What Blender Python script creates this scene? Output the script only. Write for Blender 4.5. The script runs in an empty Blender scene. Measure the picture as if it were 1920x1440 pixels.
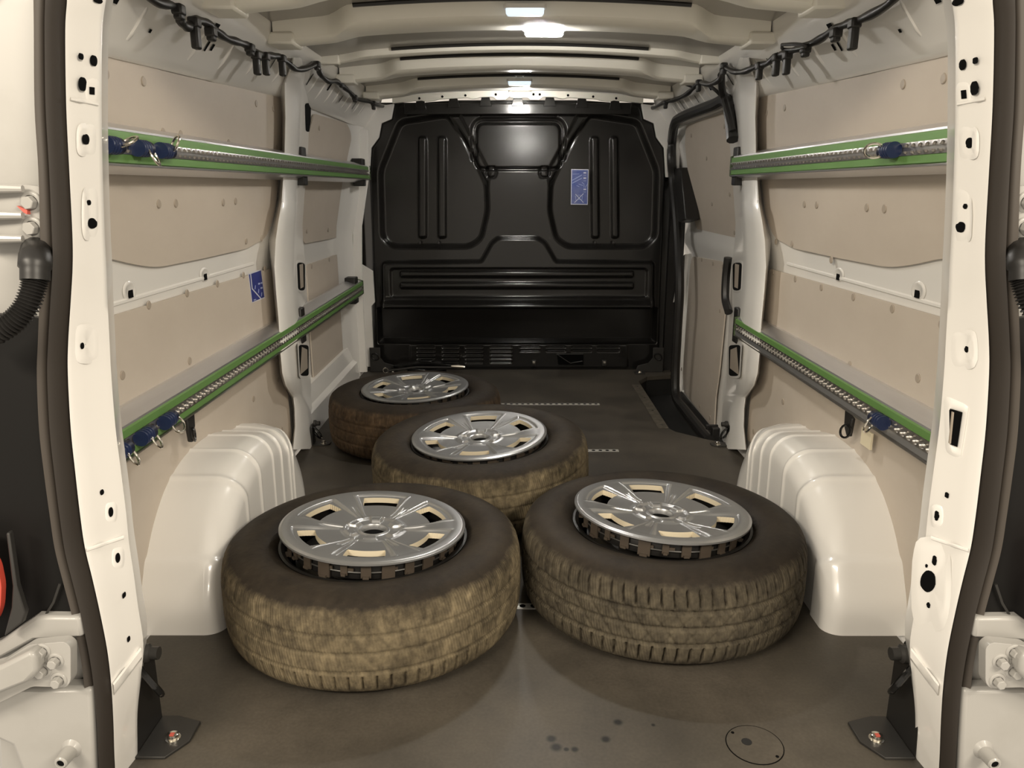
import bpy, bmesh, math, random
import numpy as np
from mathutils import Vector, Matrix, geometry
random.seed(7)
scene = bpy.context.scene
col = scene.collection
R = math.radians
# ------------------------------------------------------------------ camera
F, HZ, VPU = 1443.0, 352.0, 962.0
CX, CY, CZ = -.022, 0., .93
TH = math.atan((720 - HZ) / F)
COS, SIN = math.cos(TH), math.sin(TH)
cam = bpy.data.cameras.new('camera'); camo = bpy.data.objects.new('camera', cam); col.objects.link(camo)
cam.sensor_fit = 'HORIZONTAL'; cam.sensor_width = 36; cam.lens = F / 1920 * 36
cam.clip_start = .02
camo.location = (CX, CY, CZ)
camo.rotation_euler = (math.pi/2 - TH, 0, math.atan(2 / F))
scene.camera = camo
# ------------------------------------------------------------------ view, world, lights
vs = scene.view_settings
vs.view_transform = 'Standard'; vs.look = 'None'; vs.gamma = 1; vs.use_curve_mapping = False
vs.exposure = 0.3
w = bpy.data.worlds.new('garage_air'); scene.world = w; w.use_nodes = True
w.node_tree.nodes['Background'].inputs[0].default_value = (1.0, .89, .745, 1)
w.node_tree.nodes['Background'].inputs[1].default_value = .60
def area(name, loc, rot, sx, sy, power, colr):
    l = bpy.data.lights.new(name, 'AREA'); l.shape = 'RECTANGLE'; l.size = sx; l.size_y = sy
    l.energy = power; l.color = colr
    o = bpy.data.objects.new(name, l); col.objects.link(o); o.location = loc; o.rotation_euler = rot
    return o
# strip luminaires of the garage ceiling behind the van
def ceiling_light(loc, aim, sx, sy, power):
    d = Vector(aim) - Vector(loc)
    area('garage_ceiling_light', loc, d.to_track_quat('-Z', 'Y').to_euler(), sx, sy, power, (1, .895, .74))
ceiling_light((-1.75, -1.05, 2.20), (.6, 1.9, .5), 1.5, .3, 68)
ceiling_light((1.75, -1.05, 2.20), (-.6, 1.9, .5), 1.5, .3, 68)

# ------------------------------------------------------------------ pixel to place (each on a surface of the van)
def ray(u, v):
    return ((u - VPU) / F, COS + (720 - v) / F * SIN, -SIN + (720 - v) / F * COS)
def onx(u, v, x):
    d = ray(u, v); t = (x - CX) / d[0]; return Vector((x, t * d[1], CZ + t * d[2]))
def ony(u, v, y):
    d = ray(u, v); t = y / d[1]; return Vector((CX + t * d[0], y, CZ + t * d[2]))
def onz(u, v, z):
    d = ray(u, v); t = (z - CZ) / d[2]; return Vector((CX + t * d[0], t * d[1], z))
def ontilt(u, v, yb, k):          # plane y = yb + k z
    d = ray(u, v); t = (yb + k * CZ) / (d[1] - k * d[2]); return Vector((CX + t * d[0], t * d[1], CZ + t * d[2]))
PROF = [(-.2, .80), (0, .818), (.10, .828), (.70, .828), (.76, .814), (1.17, .768), (1.40, .74)]
PROFF = [(-.2, .84), (0, .855), (.70, .86), (.76, .845), (1.22, .765), (1.40, .74)]
def interp(tab, z):
    if z <= tab[0][0]: return tab[0][1]
    for (a, b), (c, d) in zip(tab, tab[1:]):
        if z <= c: return b + (d - b) * (z - a) / (c - a)
    return tab[-1][1]
def ons(u, v, s=-1, off=0., prof=PROF):
    z = .6
    for _ in range(25):
        p = onx(u, v, s * (interp(prof, z) - off)); z = .5 * z + .5 * p.z
    return onx(u, v, s * (interp(prof, z) - off))

# ------------------------------------------------------------------ materials
def mat(name, base, rough=.5, metal=0., coat=0., noise=None, bump=None, emit=None, spec=None):
    m = bpy.data.materials.new(name); m.use_nodes = True
    nt = m.node_tree; b = nt.nodes['Principled BSDF']
    b.inputs['Base Color'].default_value = (*base, 1); b.inputs['Roughness'].default_value = rough
    b.inputs['Metallic'].default_value = metal; b.inputs['Coat Weight'].default_value = coat
    b.inputs['Coat Roughness'].default_value = .08
    if spec is not None: b.inputs['Specular IOR Level'].default_value = spec
    if emit:
        b.inputs['Emission Color'].default_value = (*emit[0], 1); b.inputs['Emission Strength'].default_value = emit[1]
    tc = nt.nodes.new('ShaderNodeTexCoord')
    if noise:                       # (scale, colour2, lo, hi[, stretch])
        n = nt.nodes.new('ShaderNodeTexNoise'); n.inputs['Scale'].default_value = noise[0]; n.inputs['Detail'].default_value = 7
        n.inputs['Roughness'].default_value = .62
        mp = nt.nodes.new('ShaderNodeMapping')
        if len(noise) > 4: mp.inputs['Scale'].default_value = noise[4]
        nt.links.new(tc.outputs['Object'], mp.inputs[0]); nt.links.new(mp.outputs[0], n.inputs[0])
        r = nt.nodes.new('ShaderNodeValToRGB')
        r.color_ramp.elements[0].position = noise[2]; r.color_ramp.elements[1].position = noise[3]
        r.color_ramp.elements[0].color = (*base, 1); r.color_ramp.elements[1].color = (*noise[1], 1)
        nt.links.new(n.outputs[0], r.inputs[0]); nt.links.new(r.outputs[0], b.inputs['Base Color'])
    if bump:                        # (scale, strength, distance)
        n2 = nt.nodes.new('ShaderNodeTexNoise'); n2.inputs['Scale'].default_value = bump[0]; n2.inputs['Detail'].default_value = 4
        bp = nt.nodes.new('ShaderNodeBump'); bp.inputs['Strength'].default_value = bump[1]; bp.inputs['Distance'].default_value = bump[2]
        nt.links.new(tc.outputs['Object'], n2.inputs[0]); nt.links.new(n2.outputs[0], bp.inputs['Height'])
        nt.links.new(bp.outputs[0], b.inputs['Normal'])
    return m
M = {}
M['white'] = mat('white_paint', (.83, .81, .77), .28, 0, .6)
M['white_out'] = mat('dimmed_white_paint', (.37, .36, .338), .42, 0, .2, noise=(5, (.32, .31, .285), .5, .8))  # white body paint, darkened to offset the overbright light on the outer panels
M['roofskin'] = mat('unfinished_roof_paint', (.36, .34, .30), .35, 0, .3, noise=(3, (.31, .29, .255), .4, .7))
M['roofbar'] = mat('cream_primer', (.88, .85, .76), .42, 0, .15)
M['lining'] = mat('hardboard_lining', (.55, .487, .415), .5, 0, 0, noise=(7, (.505, .443, .374), .35, .75, (1, .5, 1)), bump=(350, .08, .0005))
M['plug'] = mat('plug_plastic', (.37, .315, .255), .45)
M['black'] = mat('black_plastic', (.014, .013, .012), .42)
M['gloss'] = mat('gloss_black', (.008, .008, .008), .18)
M['hole'] = mat('dark_cavity', (.003, .003, .003), .9, spec=.1)
M['bulk'] = mat('bulkhead_black', (.0105, .0098, .009), .19, bump=(900, .05, .0004))
M['grey'] = mat('dark_grey_steel', (.045, .043, .04), .42, .4)
M['alu'] = mat('aluminium', (.74, .74, .75), .30, .85, noise=(12, (.62, .62, .63), .4, .7, (1, .08, 1)))
M['track'] = mat('track_alloy', (.60, .58, .55), .28, .95)
M['green'] = mat('green_anodised', (.16, .32, .095), .36, .25)
M['greendk'] = mat('dark_green_cap', (.05, .075, .03), .45)
M['blue'] = mat('blue_plastic', (.010, .021, .072), .42)
M['bluedk'] = mat('dark_blue_plastic', (.008, .011, .03), .42)
M['chrome'] = mat('zinc_steel', (.78, .74, .66), .18, 1)
M['rubber'] = mat('seal_rubber', (.030, .024, .019), .55)
M['rubber2'] = mat('seal_lip_rubber', (.062, .051, .041), .5)
M['steelblk'] = mat('black_wheel_steel', (.012, .011, .010), .4, .2)
M['clip'] = mat('wheel_cover_clips', (.065, .05, .037), .5)
M['silver'] = mat('silver_wheel_paint', (.44, .445, .45), .33, .8, .2)
M['litwall'] = mat('window_wall_reflection', (.72, .64, .48), .4)  # cream colour paints the warm reflection on the silver cover's window walls
M['stickblue'] = mat('sticker_blue', (.010, .025, .20), .35)
M['stickblue2'] = mat('sticker_faded_blue', (.05, .085, .30), .3, noise=(20, (.16, .18, .34), .35, .75))
M['stickwhite'] = mat('sticker_white', (.62, .63, .70), .4)
M['stickpale'] = mat('sticker_print', (.36, .42, .66), .4)
M['lens'] = mat('led_lens', (.9, .92, 1), .3, emit=((1, .96, .90), 235))
M['lensoff'] = mat('dim_bluish_face', (.75, .82, .86), .25, emit=((.72, .86, 1), .75))  # bluish face with a weak emission
M['red'] = mat('red_lens', (.55, .07, .045), .15, 0, .6)
M['redmark'] = mat('red_paint_mark', (.55, .10, .07), .5)
M['cream'] = mat('cream_tag', (.70, .63, .46), .6)
M['lamp'] = mat('smoked_lamp', (.006, .0055, .005), .5, spec=.2)
M['steprub'] = mat('step_plastic', (.010, .0098, .0095), .6)
M['zinc'] = mat('zinc_track', (.74, .72, .67), .4, .4)
M['strip'] = mat('worn_alu_strip', (.20, .175, .14), .45, .5, noise=(40, (.13, .115, .09), .4, .6))

def floor_mat():
    m = mat('floor_plywood', (.050, .045, .039), .48)
    nt = m.node_tree; b = nt.nodes['Principled BSDF']; L = nt.links.new
    g = nt.nodes.new('ShaderNodeNewGeometry')
    n1 = nt.nodes.new('ShaderNodeTexNoise'); n1.inputs['Scale'].default_value = 3.2; n1.inputs['Detail'].default_value = 8; n1.inputs['Roughness'].default_value = .65
    L(g.outputs['Position'], n1.inputs[0])
    r1 = nt.nodes.new('ShaderNodeValToRGB'); e = r1.color_ramp.elements
    e[0].position = .3; e[0].color = (.040, .035, .028, 1); e[1].position = .72; e[1].color = (.098, .084, .065, 1)
    L(n1.outputs[0], r1.inputs[0])
    n2 = nt.nodes.new('ShaderNodeTexNoise'); n2.inputs['Scale'].default_value = 160; n2.inputs['Detail'].default_value = 3
    L(g.outputs['Position'], n2.inputs[0])
    r2 = nt.nodes.new('ShaderNodeValToRGB'); r2.color_ramp.elements[0].position = .35; r2.color_ramp.elements[0].color = (.90, .90, .90, 1)
    r2.color_ramp.elements[1].position = .7; r2.color_ramp.elements[1].color = (1.08, 1.08, 1.08, 1)
    L(n2.outputs[0], r2.inputs[0])
    mx = nt.nodes.new('ShaderNodeMixRGB'); mx.blend_type = 'MULTIPLY'; mx.inputs[0].default_value = 1
    L(r1.outputs[0], mx.inputs[1]); L(r2.outputs[0], mx.inputs[2])
    cur = mx.outputs[0]
    # oil drops that fell on the floor: (u, v, radius)
    for u, v, rad in ((1034, 1385, .009), (1043, 1401, .010), (1062, 1405, .005), (1078, 1405, .0065), (1159, 1354, .0085), (1136, 1386, .0085), (1225, 1359, .004)):
        p = onz(u, v, 0)
        vd = nt.nodes.new('ShaderNodeVectorMath'); vd.operation = 'DISTANCE'; vd.inputs[1].default_value = p
        L(g.outputs['Position'], vd.inputs[0])
        mr = nt.nodes.new('ShaderNodeMapRange'); mr.inputs[1].default_value = rad * .55; mr.inputs[2].default_value = rad * 1.25
        mr.inputs[3].default_value = .10; mr.inputs[4].default_value = 1
        L(vd.outputs['Value'], mr.inputs[0])
        q = nt.nodes.new('ShaderNodeMixRGB'); q.blend_type = 'MULTIPLY'; q.inputs[0].default_value = 1
        L(cur, q.inputs[1]); L(mr.outputs[0], q.inputs[2]); cur = q.outputs[0]
    L(cur, b.inputs['Base Color'])
    r3 = nt.nodes.new('ShaderNodeMapRange'); r3.inputs[3].default_value = .36; r3.inputs[4].default_value = .62
    L(n1.outputs[0], r3.inputs[0]); L(r3.outputs[0], b.inputs['Roughness'])
    bp = nt.nodes.new('ShaderNodeBump'); bp.inputs['Strength'].default_value = .05; bp.inputs['Distance'].default_value = .001
    L(n2.outputs[0], bp.inputs['Height']); L(bp.outputs[0], b.inputs['Normal'])
    return m
M['floor'] = floor_mat()

def tyre_mat(name, dust, dust2, amount):
    """rubber with dried road dust over the tread; the dust sits by radius, in the tyre's own frame"""
    m = mat(name, (.03, .03, .03), .75, spec=.22)
    nt = m.node_tree; b = nt.nodes['Principled BSDF']; L = nt.links.new
    tc = nt.nodes.new('ShaderNodeTexCoord'); sp = nt.nodes.new('ShaderNodeSeparateXYZ'); L(tc.outputs['Object'], sp.inputs[0])
    cb = nt.nodes.new('ShaderNodeCombineXYZ'); L(sp.outputs[0], cb.inputs[0]); L(sp.outputs[1], cb.inputs[1])
    ln = nt.nodes.new('ShaderNodeVectorMath'); ln.operation = 'LENGTH'; L(cb.outputs[0], ln.inputs[0])
    n = nt.nodes.new('ShaderNodeTexNoise'); n.inputs['Scale'].default_value = 9; n.inputs['Detail'].default_value = 9; n.inputs['Roughness'].default_value = .72
    L(tc.outputs['Object'], n.inputs[0])
    rc = nt.nodes.new('ShaderNodeValToRGB'); e = rc.color_ramp.elements
    e[0].position = .36; e[0].color = (*dust2, 1); e[1].position = .66; e[1].color = (*dust, 1)
    L(n.outputs[0], rc.inputs[0])
    fine = nt.nodes.new('ShaderNodeTexNoise'); fine.inputs['Scale'].default_value = 70; fine.inputs['Detail'].default_value = 5
    mpz = nt.nodes.new('ShaderNodeMapping'); mpz.inputs['Scale'].default_value = (1, 1, .7)
    L(tc.outputs['Object'], mpz.inputs[0]); L(mpz.outputs[0], fine.inputs[0])
    rf = nt.nodes.new('ShaderNodeValToRGB'); rf.color_ramp.elements[0].position = .3; rf.color_ramp.elements[0].color = (.62, .62, .62, 1)
    rf.color_ramp.elements[1].position = .7; rf.color_ramp.elements[1].color = (1.35, 1.35, 1.3, 1); L(fine.outputs[0], rf.inputs[0])
    mu = nt.nodes.new('ShaderNodeMixRGB'); mu.blend_type = 'MULTIPLY'; mu.inputs[0].default_value = 1
    L(rc.outputs[0], mu.inputs[1]); L(rf.outputs[0], mu.inputs[2])
    ad = nt.nodes.new('ShaderNodeMath'); ad.operation = 'MULTIPLY_ADD'; ad.inputs[1].default_value = .035; L(n.outputs[0], ad.inputs[0]); L(ln.outputs['Value'], ad.inputs[2])
    mr = nt.nodes.new('ShaderNodeMapRange'); mr.inputs[1].default_value = .320; mr.inputs[2].default_value = .336
    mr.inputs[3].default_value = .04; mr.inputs[4].default_value = amount; L(ad.outputs[0], mr.inputs[0])
    rub = nt.nodes.new('ShaderNodeValToRGB'); rub.color_ramp.elements[0].position = .35; rub.color_ramp.elements[0].color = (.014, .0105, .0075, 1)
    rub.color_ramp.elements[1].position = .75; rub.color_ramp.elements[1].color = (.038, .029, .020, 1); L(n.outputs[0], rub.inputs[0])
    mx = nt.nodes.new('ShaderNodeMixRGB'); L(mr.outputs[0], mx.inputs[0]); L(rub.outputs[0], mx.inputs[1]); L(mu.outputs[0], mx.inputs[2])
    L(mx.outputs[0], b.inputs['Base Color'])
    rr = nt.nodes.new('ShaderNodeMapRange'); rr.inputs[1].default_value = .3; rr.inputs[2].default_value = .33; rr.inputs[3].default_value = .62; rr.inputs[4].default_value = .85
    L(ad.outputs[0], rr.inputs[0]); L(rr.outputs[0], b.inputs['Roughness'])
    # fine sipes of the tread ribs as relief
    at = nt.nodes.new('ShaderNodeMath'); at.operation = 'ARCTAN2'; L(sp.outputs[1], at.inputs[0]); L(sp.outputs[0], at.inputs[1])
    ms = nt.nodes.new('ShaderNodeMath'); ms.operation = 'MULTIPLY_ADD'; ms.inputs[1].default_value = 330
    mz = nt.nodes.new('ShaderNodeMath'); mz.operation = 'MULTIPLY'; mz.inputs[1].default_value = 170; L(sp.outputs[2], mz.inputs[0])
    L(at.outputs[0], ms.inputs[0]); L(mz.outputs[0], ms.inputs[2])
    sn = nt.nodes.new('ShaderNodeMath'); sn.operation = 'SINE'; L(ms.outputs[0], sn.inputs[0])
    pw = nt.nodes.new('ShaderNodeMath'); pw.operation = 'MULTIPLY'; L(sn.outputs[0], pw.inputs[0]); L(mr.outputs[0], pw.inputs[1])
    ad2 = nt.nodes.new('ShaderNodeMath'); ad2.operation = 'MULTIPLY_ADD'; ad2.inputs[1].default_value = 2.2; L(fine.outputs[0], ad2.inputs[0]); L(pw.outputs[0], ad2.inputs[2])
    bp = nt.nodes.new('ShaderNodeBump'); bp.inputs['Strength'].default_value = .30; bp.inputs['Distance'].default_value = .0015
    L(ad2.outputs[0], bp.inputs['Height']); L(bp.outputs[0], b.inputs['Normal'])
    return m
M['tyreA'] = tyre_mat('dusty_tyre', (.215, .172, .108), (.075, .06, .038), .95)
M['tyreB'] = tyre_mat('scuffed_tyre', (.115, .096, .067), (.052, .044, .031), .88)
M['tyreC'] = tyre_mat('brown_tyre', (.115, .075, .043), (.055, .036, .022), .95)

# ------------------------------------------------------------------ mesh helpers
class MB:
    def __init__(s): s.v = []; s.f = []
    def add(s, vs, fs):
        o = len(s.v); s.v += [tuple(p) for p in vs]; s.f += [tuple(i + o for i in f) for f in fs]; return s
    def box(s, c, d, rot=None):
        pts = [Vector((x * d[0] / 2, y * d[1] / 2, z * d[2] / 2)) for x in (-1, 1) for y in (-1, 1) for z in (-1, 1)]
        if rot is not None: pts = [rot @ p for p in pts]
        return s.add([p + Vector(c) for p in pts], [(0, 1, 3, 2), (4, 6, 7, 5), (0, 4, 5, 1), (2, 3, 7, 6), (0, 2, 6, 4), (1, 5, 7, 3)])
    def loft(s, secs, closed=False, cap=False):
        n = len(secs[0]); vs = [p for q in secs for p in q]; fs = []
        for i in range(len(secs) - 1):
            for j in range(n if closed else n - 1):
                k = (j + 1) % n
                fs.append((i * n + j, i * n + k, (i + 1) * n + k, (i + 1) * n + j))
        if cap: fs += [tuple(range(n))[::-1], tuple((len(secs) - 1) * n + j for j in range(n))]
        return s.add(vs, fs)
    def tube(s, path, r, n=8, cap=True):
        path = [Vector(p) for p in path]; secs = []
        up = Vector((0, 0, 1)); prev = None
        for i, p in enumerate(path):
            t = (path[min(i + 1, len(path) - 1)] - path[max(i - 1, 0)]).normalized()
            if prev is None:
                a = t.cross(up) if abs(t.z) < .95 else t.cross(Vector((1, 0, 0)))
            else: a = prev - t * prev.dot(t)
            a.normalize(); prev = a; b = t.cross(a)
            rr = r[i] if isinstance(r, (list, tuple)) else r
            secs.append([p + a * rr * math.cos(2 * math.pi * k / n) + b * rr * math.sin(2 * math.pi * k / n) for k in range(n)])
        return s.loft(secs, True, cap)
    def lathe(s, prof, c=(0, 0, 0), axis='z', n=24, cap=False):
        secs = []
        for r, h in prof:
            ring = []
            for k in range(n):
                a = 2 * math.pi * k / n; x, y = r * math.cos(a), r * math.sin(a)
                p = {'z': (x, y, h), 'y': (x, h, y), 'x': (h, x, y)}[axis]
                ring.append(Vector(p) + Vector(c))
            secs.append(ring)
        return s.loft(secs, True, cap)
    def torus(s, c, R0, r, ax, n=24, m=8, squash=1.):
        ax = Vector(ax).normalized(); a = ax.orthogonal().normalized(); b = ax.cross(a); secs = []
        for i in range(n + 1):
            t = 2 * math.pi * i / n; d = a * math.cos(t) + b * math.sin(t) * squash; dn = d.normalized()
            secs.append([Vector(c) + d * R0 + dn * r * math.cos(2 * math.pi * k / m) + ax * r * math.sin(2 * math.pi * k / m) for k in range(m)])
        return s.loft(secs, True)
    def prism(s, front, back):
        n = len(front); fr = [Vector(p) for p in front]
        tri = geometry.tessellate_polygon([fr]); fs = [tuple(t) for t in tri] + [tuple(n + i for i in t[::-1]) for t in tri]
        fs += [(i, (i + 1) % n, n + (i + 1) % n, n + i) for i in range(n)]
        return s.add(list(front) + list(back), fs)
    def mesh(s, name, m, smooth=True, angle=35):
        me = bpy.data.meshes.new(name); me.from_pydata(s.v, [], s.f)
        bm = bmesh.new(); bm.from_mesh(me); bmesh.ops.remove_doubles(bm, verts=bm.verts, dist=1e-6)
        bmesh.ops.recalc_face_normals(bm, faces=bm.faces); bm.to_mesh(me); bm.free()
        if smooth:
            me.polygons.foreach_set('use_smooth', [True] * len(me.polygons)); me.set_sharp_from_angle(angle=R(angle))
        me.materials.append(m); return me
    def build(s, name, m, parent=None, smooth=True, bevel=0, angle=35, loc=None):
        o = bpy.data.objects.new(name, s.mesh(name, m, smooth, angle)); col.objects.link(o)
        if parent: o.parent = parent
        if loc is not None: o.location = loc
        if bevel:
            b = o.modifiers.new('bevel', 'BEVEL'); b.width = bevel; b.segments = 2; b.limit_method = 'ANGLE'; b.angle_limit = R(40)
            b.harden_normals = False
        return o
def tag(o, label, cat, group=None):
    o['label'] = label; o['category'] = cat
    if group: o['group'] = group
    return o
def struct(o, label=None):
    o['kind'] = 'structure'
    if label: o['label'] = label
    return o
def empty(name, loc=(0, 0, 0), rot=(0, 0, 0)):
    o = bpy.data.objects.new(name, None); col.objects.link(o); o.location = loc; o.rotation_euler = rot; o.empty_display_size = .05
    return o
def copies(mesh, name, parent, locs, rot=None):
    for l in locs:
        o = bpy.data.objects.new(name, mesh); col.objects.link(o); o.parent = parent; o.location = l
        if rot: o.rotation_euler = rot
def rounded(poly, r, seg=5):
    """round the corners of a 2-D polygon; r a number or one per corner"""
    out = []; n = len(poly)
    for i in range(n):
        p0, p, p1 = Vector(poly[i - 1]), Vector(poly[i]), Vector(poly[(i + 1) % n])
        ri = r[i] if isinstance(r, (list, tuple)) else r
        if ri <= 0: out.append(tuple(p)); continue
        a, b = (p0 - p), (p1 - p); d = min(ri, a.length * .48, b.length * .48)
        a = p + a.normalized() * d; b = p + b.normalized() * d
        for k in range(seg + 1):
            t = k / seg; q = a * (1 - t) ** 2 + p * 2 * t * (1 - t) + b * t * t; out.append(tuple(q))
    return out
def catmull(pts, n=6):
    P = [Vector(p) for p in pts]; P = [P[0] * 2 - P[1]] + P + [P[-1] * 2 - P[-2]]; out = []
    for i in range(1, len(P) - 2):
        for k in range(n):
            t = k / n; a, b, c, d = P[i - 1], P[i], P[i + 1], P[i + 2]
            out.append(.5 * ((2 * b) + (c - a) * t + (2 * a - 5 * b + 4 * c - d) * t * t + (3 * b - a - 3 * c + d) * t ** 3))
    out.append(P[-2]); return out

# ================================================================== FLOOR
fl = [(-.80, .98), (.80, .98), (.80, 2.74), (.72, 2.79), (.615, 2.89), (.60, 2.93), (.60, 3.70), (.66, 3.80), (.80, 3.84), (.80, 4.0), (-.80, 4.0)]
m = MB(); m.prism([(x, y, 0) for x, y in fl], [(x, y, -.02) for x, y in fl])
floor = struct(m.build('floor', M['floor'], smooth=False))
m = MB(); m.box((.72, 3.3, -.115), (.36, 1.2, .02))
m.build('step_well', M['steprub'], floor)
m = MB()
sec = []
for x, y in ((.80, 2.735), (.715, 2.785), (.605, 2.885), (.592, 2.93), (.592, 3.70), (.655, 3.805), (.80, 3.85)):
    sec.append([(x, y, -.001), (x + .004, y, -.11)])
m.loft(sec); m.build('step_edge', M['steprub'], floor)
# load tracks let into the floor
def floor_track(p0, p1):
    L = (p1 - p0).length; m = MB(); mid = (p0 + p1) / 2
    wd = .024
    m.box((0, 0, .0006), (L, wd, .0012))
    o = m.build('track_strip', M['zinc'], floor, False, loc=(mid.x, mid.y, 0))
    n = int(L / .025); h = MB(); g = MB()
    for i in range(n):
        g.lathe([(.0072, 0), (0.0001, 0)], n=10, c=((i - (n - 1) / 2) * .025, 0, .0015))
    g.build('track_holes', M['hole'], o, False)
p = onz(1124, 758, 0); floor_track(Vector((-.62, p.y, 0)), p)
p = onz(1160, 845, 0); floor_track(Vector((-.62, p.y, 0)), p)
p = onz(985, 1137, 0); floor_track(Vector((-.45, p.y, 0)), Vector((.45, p.y, 0)))
a, b = onz(1196, 722, 0), onz(1244, 803, 0)
m = MB(); m.box(((a.x + b.x) / 2 - .004, (a.y + b.y) / 2, .0015), (.042, b.y - a.y, .003))
st = m.build('edge_strip', M['strip'], floor, False, bevel=.001)
m = MB(); m.lathe([(.005, 0), (.004, .002), (.0001, .0022)], n=8); plugm = m.mesh('strip_screw', M['grey'])
copies(plugm, 'strip_screw', st, [((a.x + b.x) / 2 - .004, b.y + (a.y - b.y) * t, .003) for t in (.05, .35, .65, .95)])
# round inspection cover
c = onz(1415, 1396, 0)
m = MB(); m.lathe([(.047, 0), (.047, .0012), (.0001, .0012)], n=40)
cov = m.build('inspection_cover', M['floor'], floor, loc=(c.x, c.y, 0))
m = MB(); m.lathe([(.0487, .0002), (.0487, .0009), (.0472, .0009), (.0472, .0002)], n=40); m.build('gap_ring', M['hole'], cov)
m = MB(); m.lathe([(.003, 0), (.003, .0006), (.0001, .0006)], n=8)
sm = m.mesh('cover_screw', M['hole']); copies(sm, 'cover_screw', cov, [(-.03, .029, .0012), (.029, -.03, .0012)])
m = MB(); m.lathe([(.009, 0), (.009, .0004), (.0001, .0004)], n=14); m.build('finger_mark', M['steprub'], cov, loc=(-.012, .006, .0012))

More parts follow.
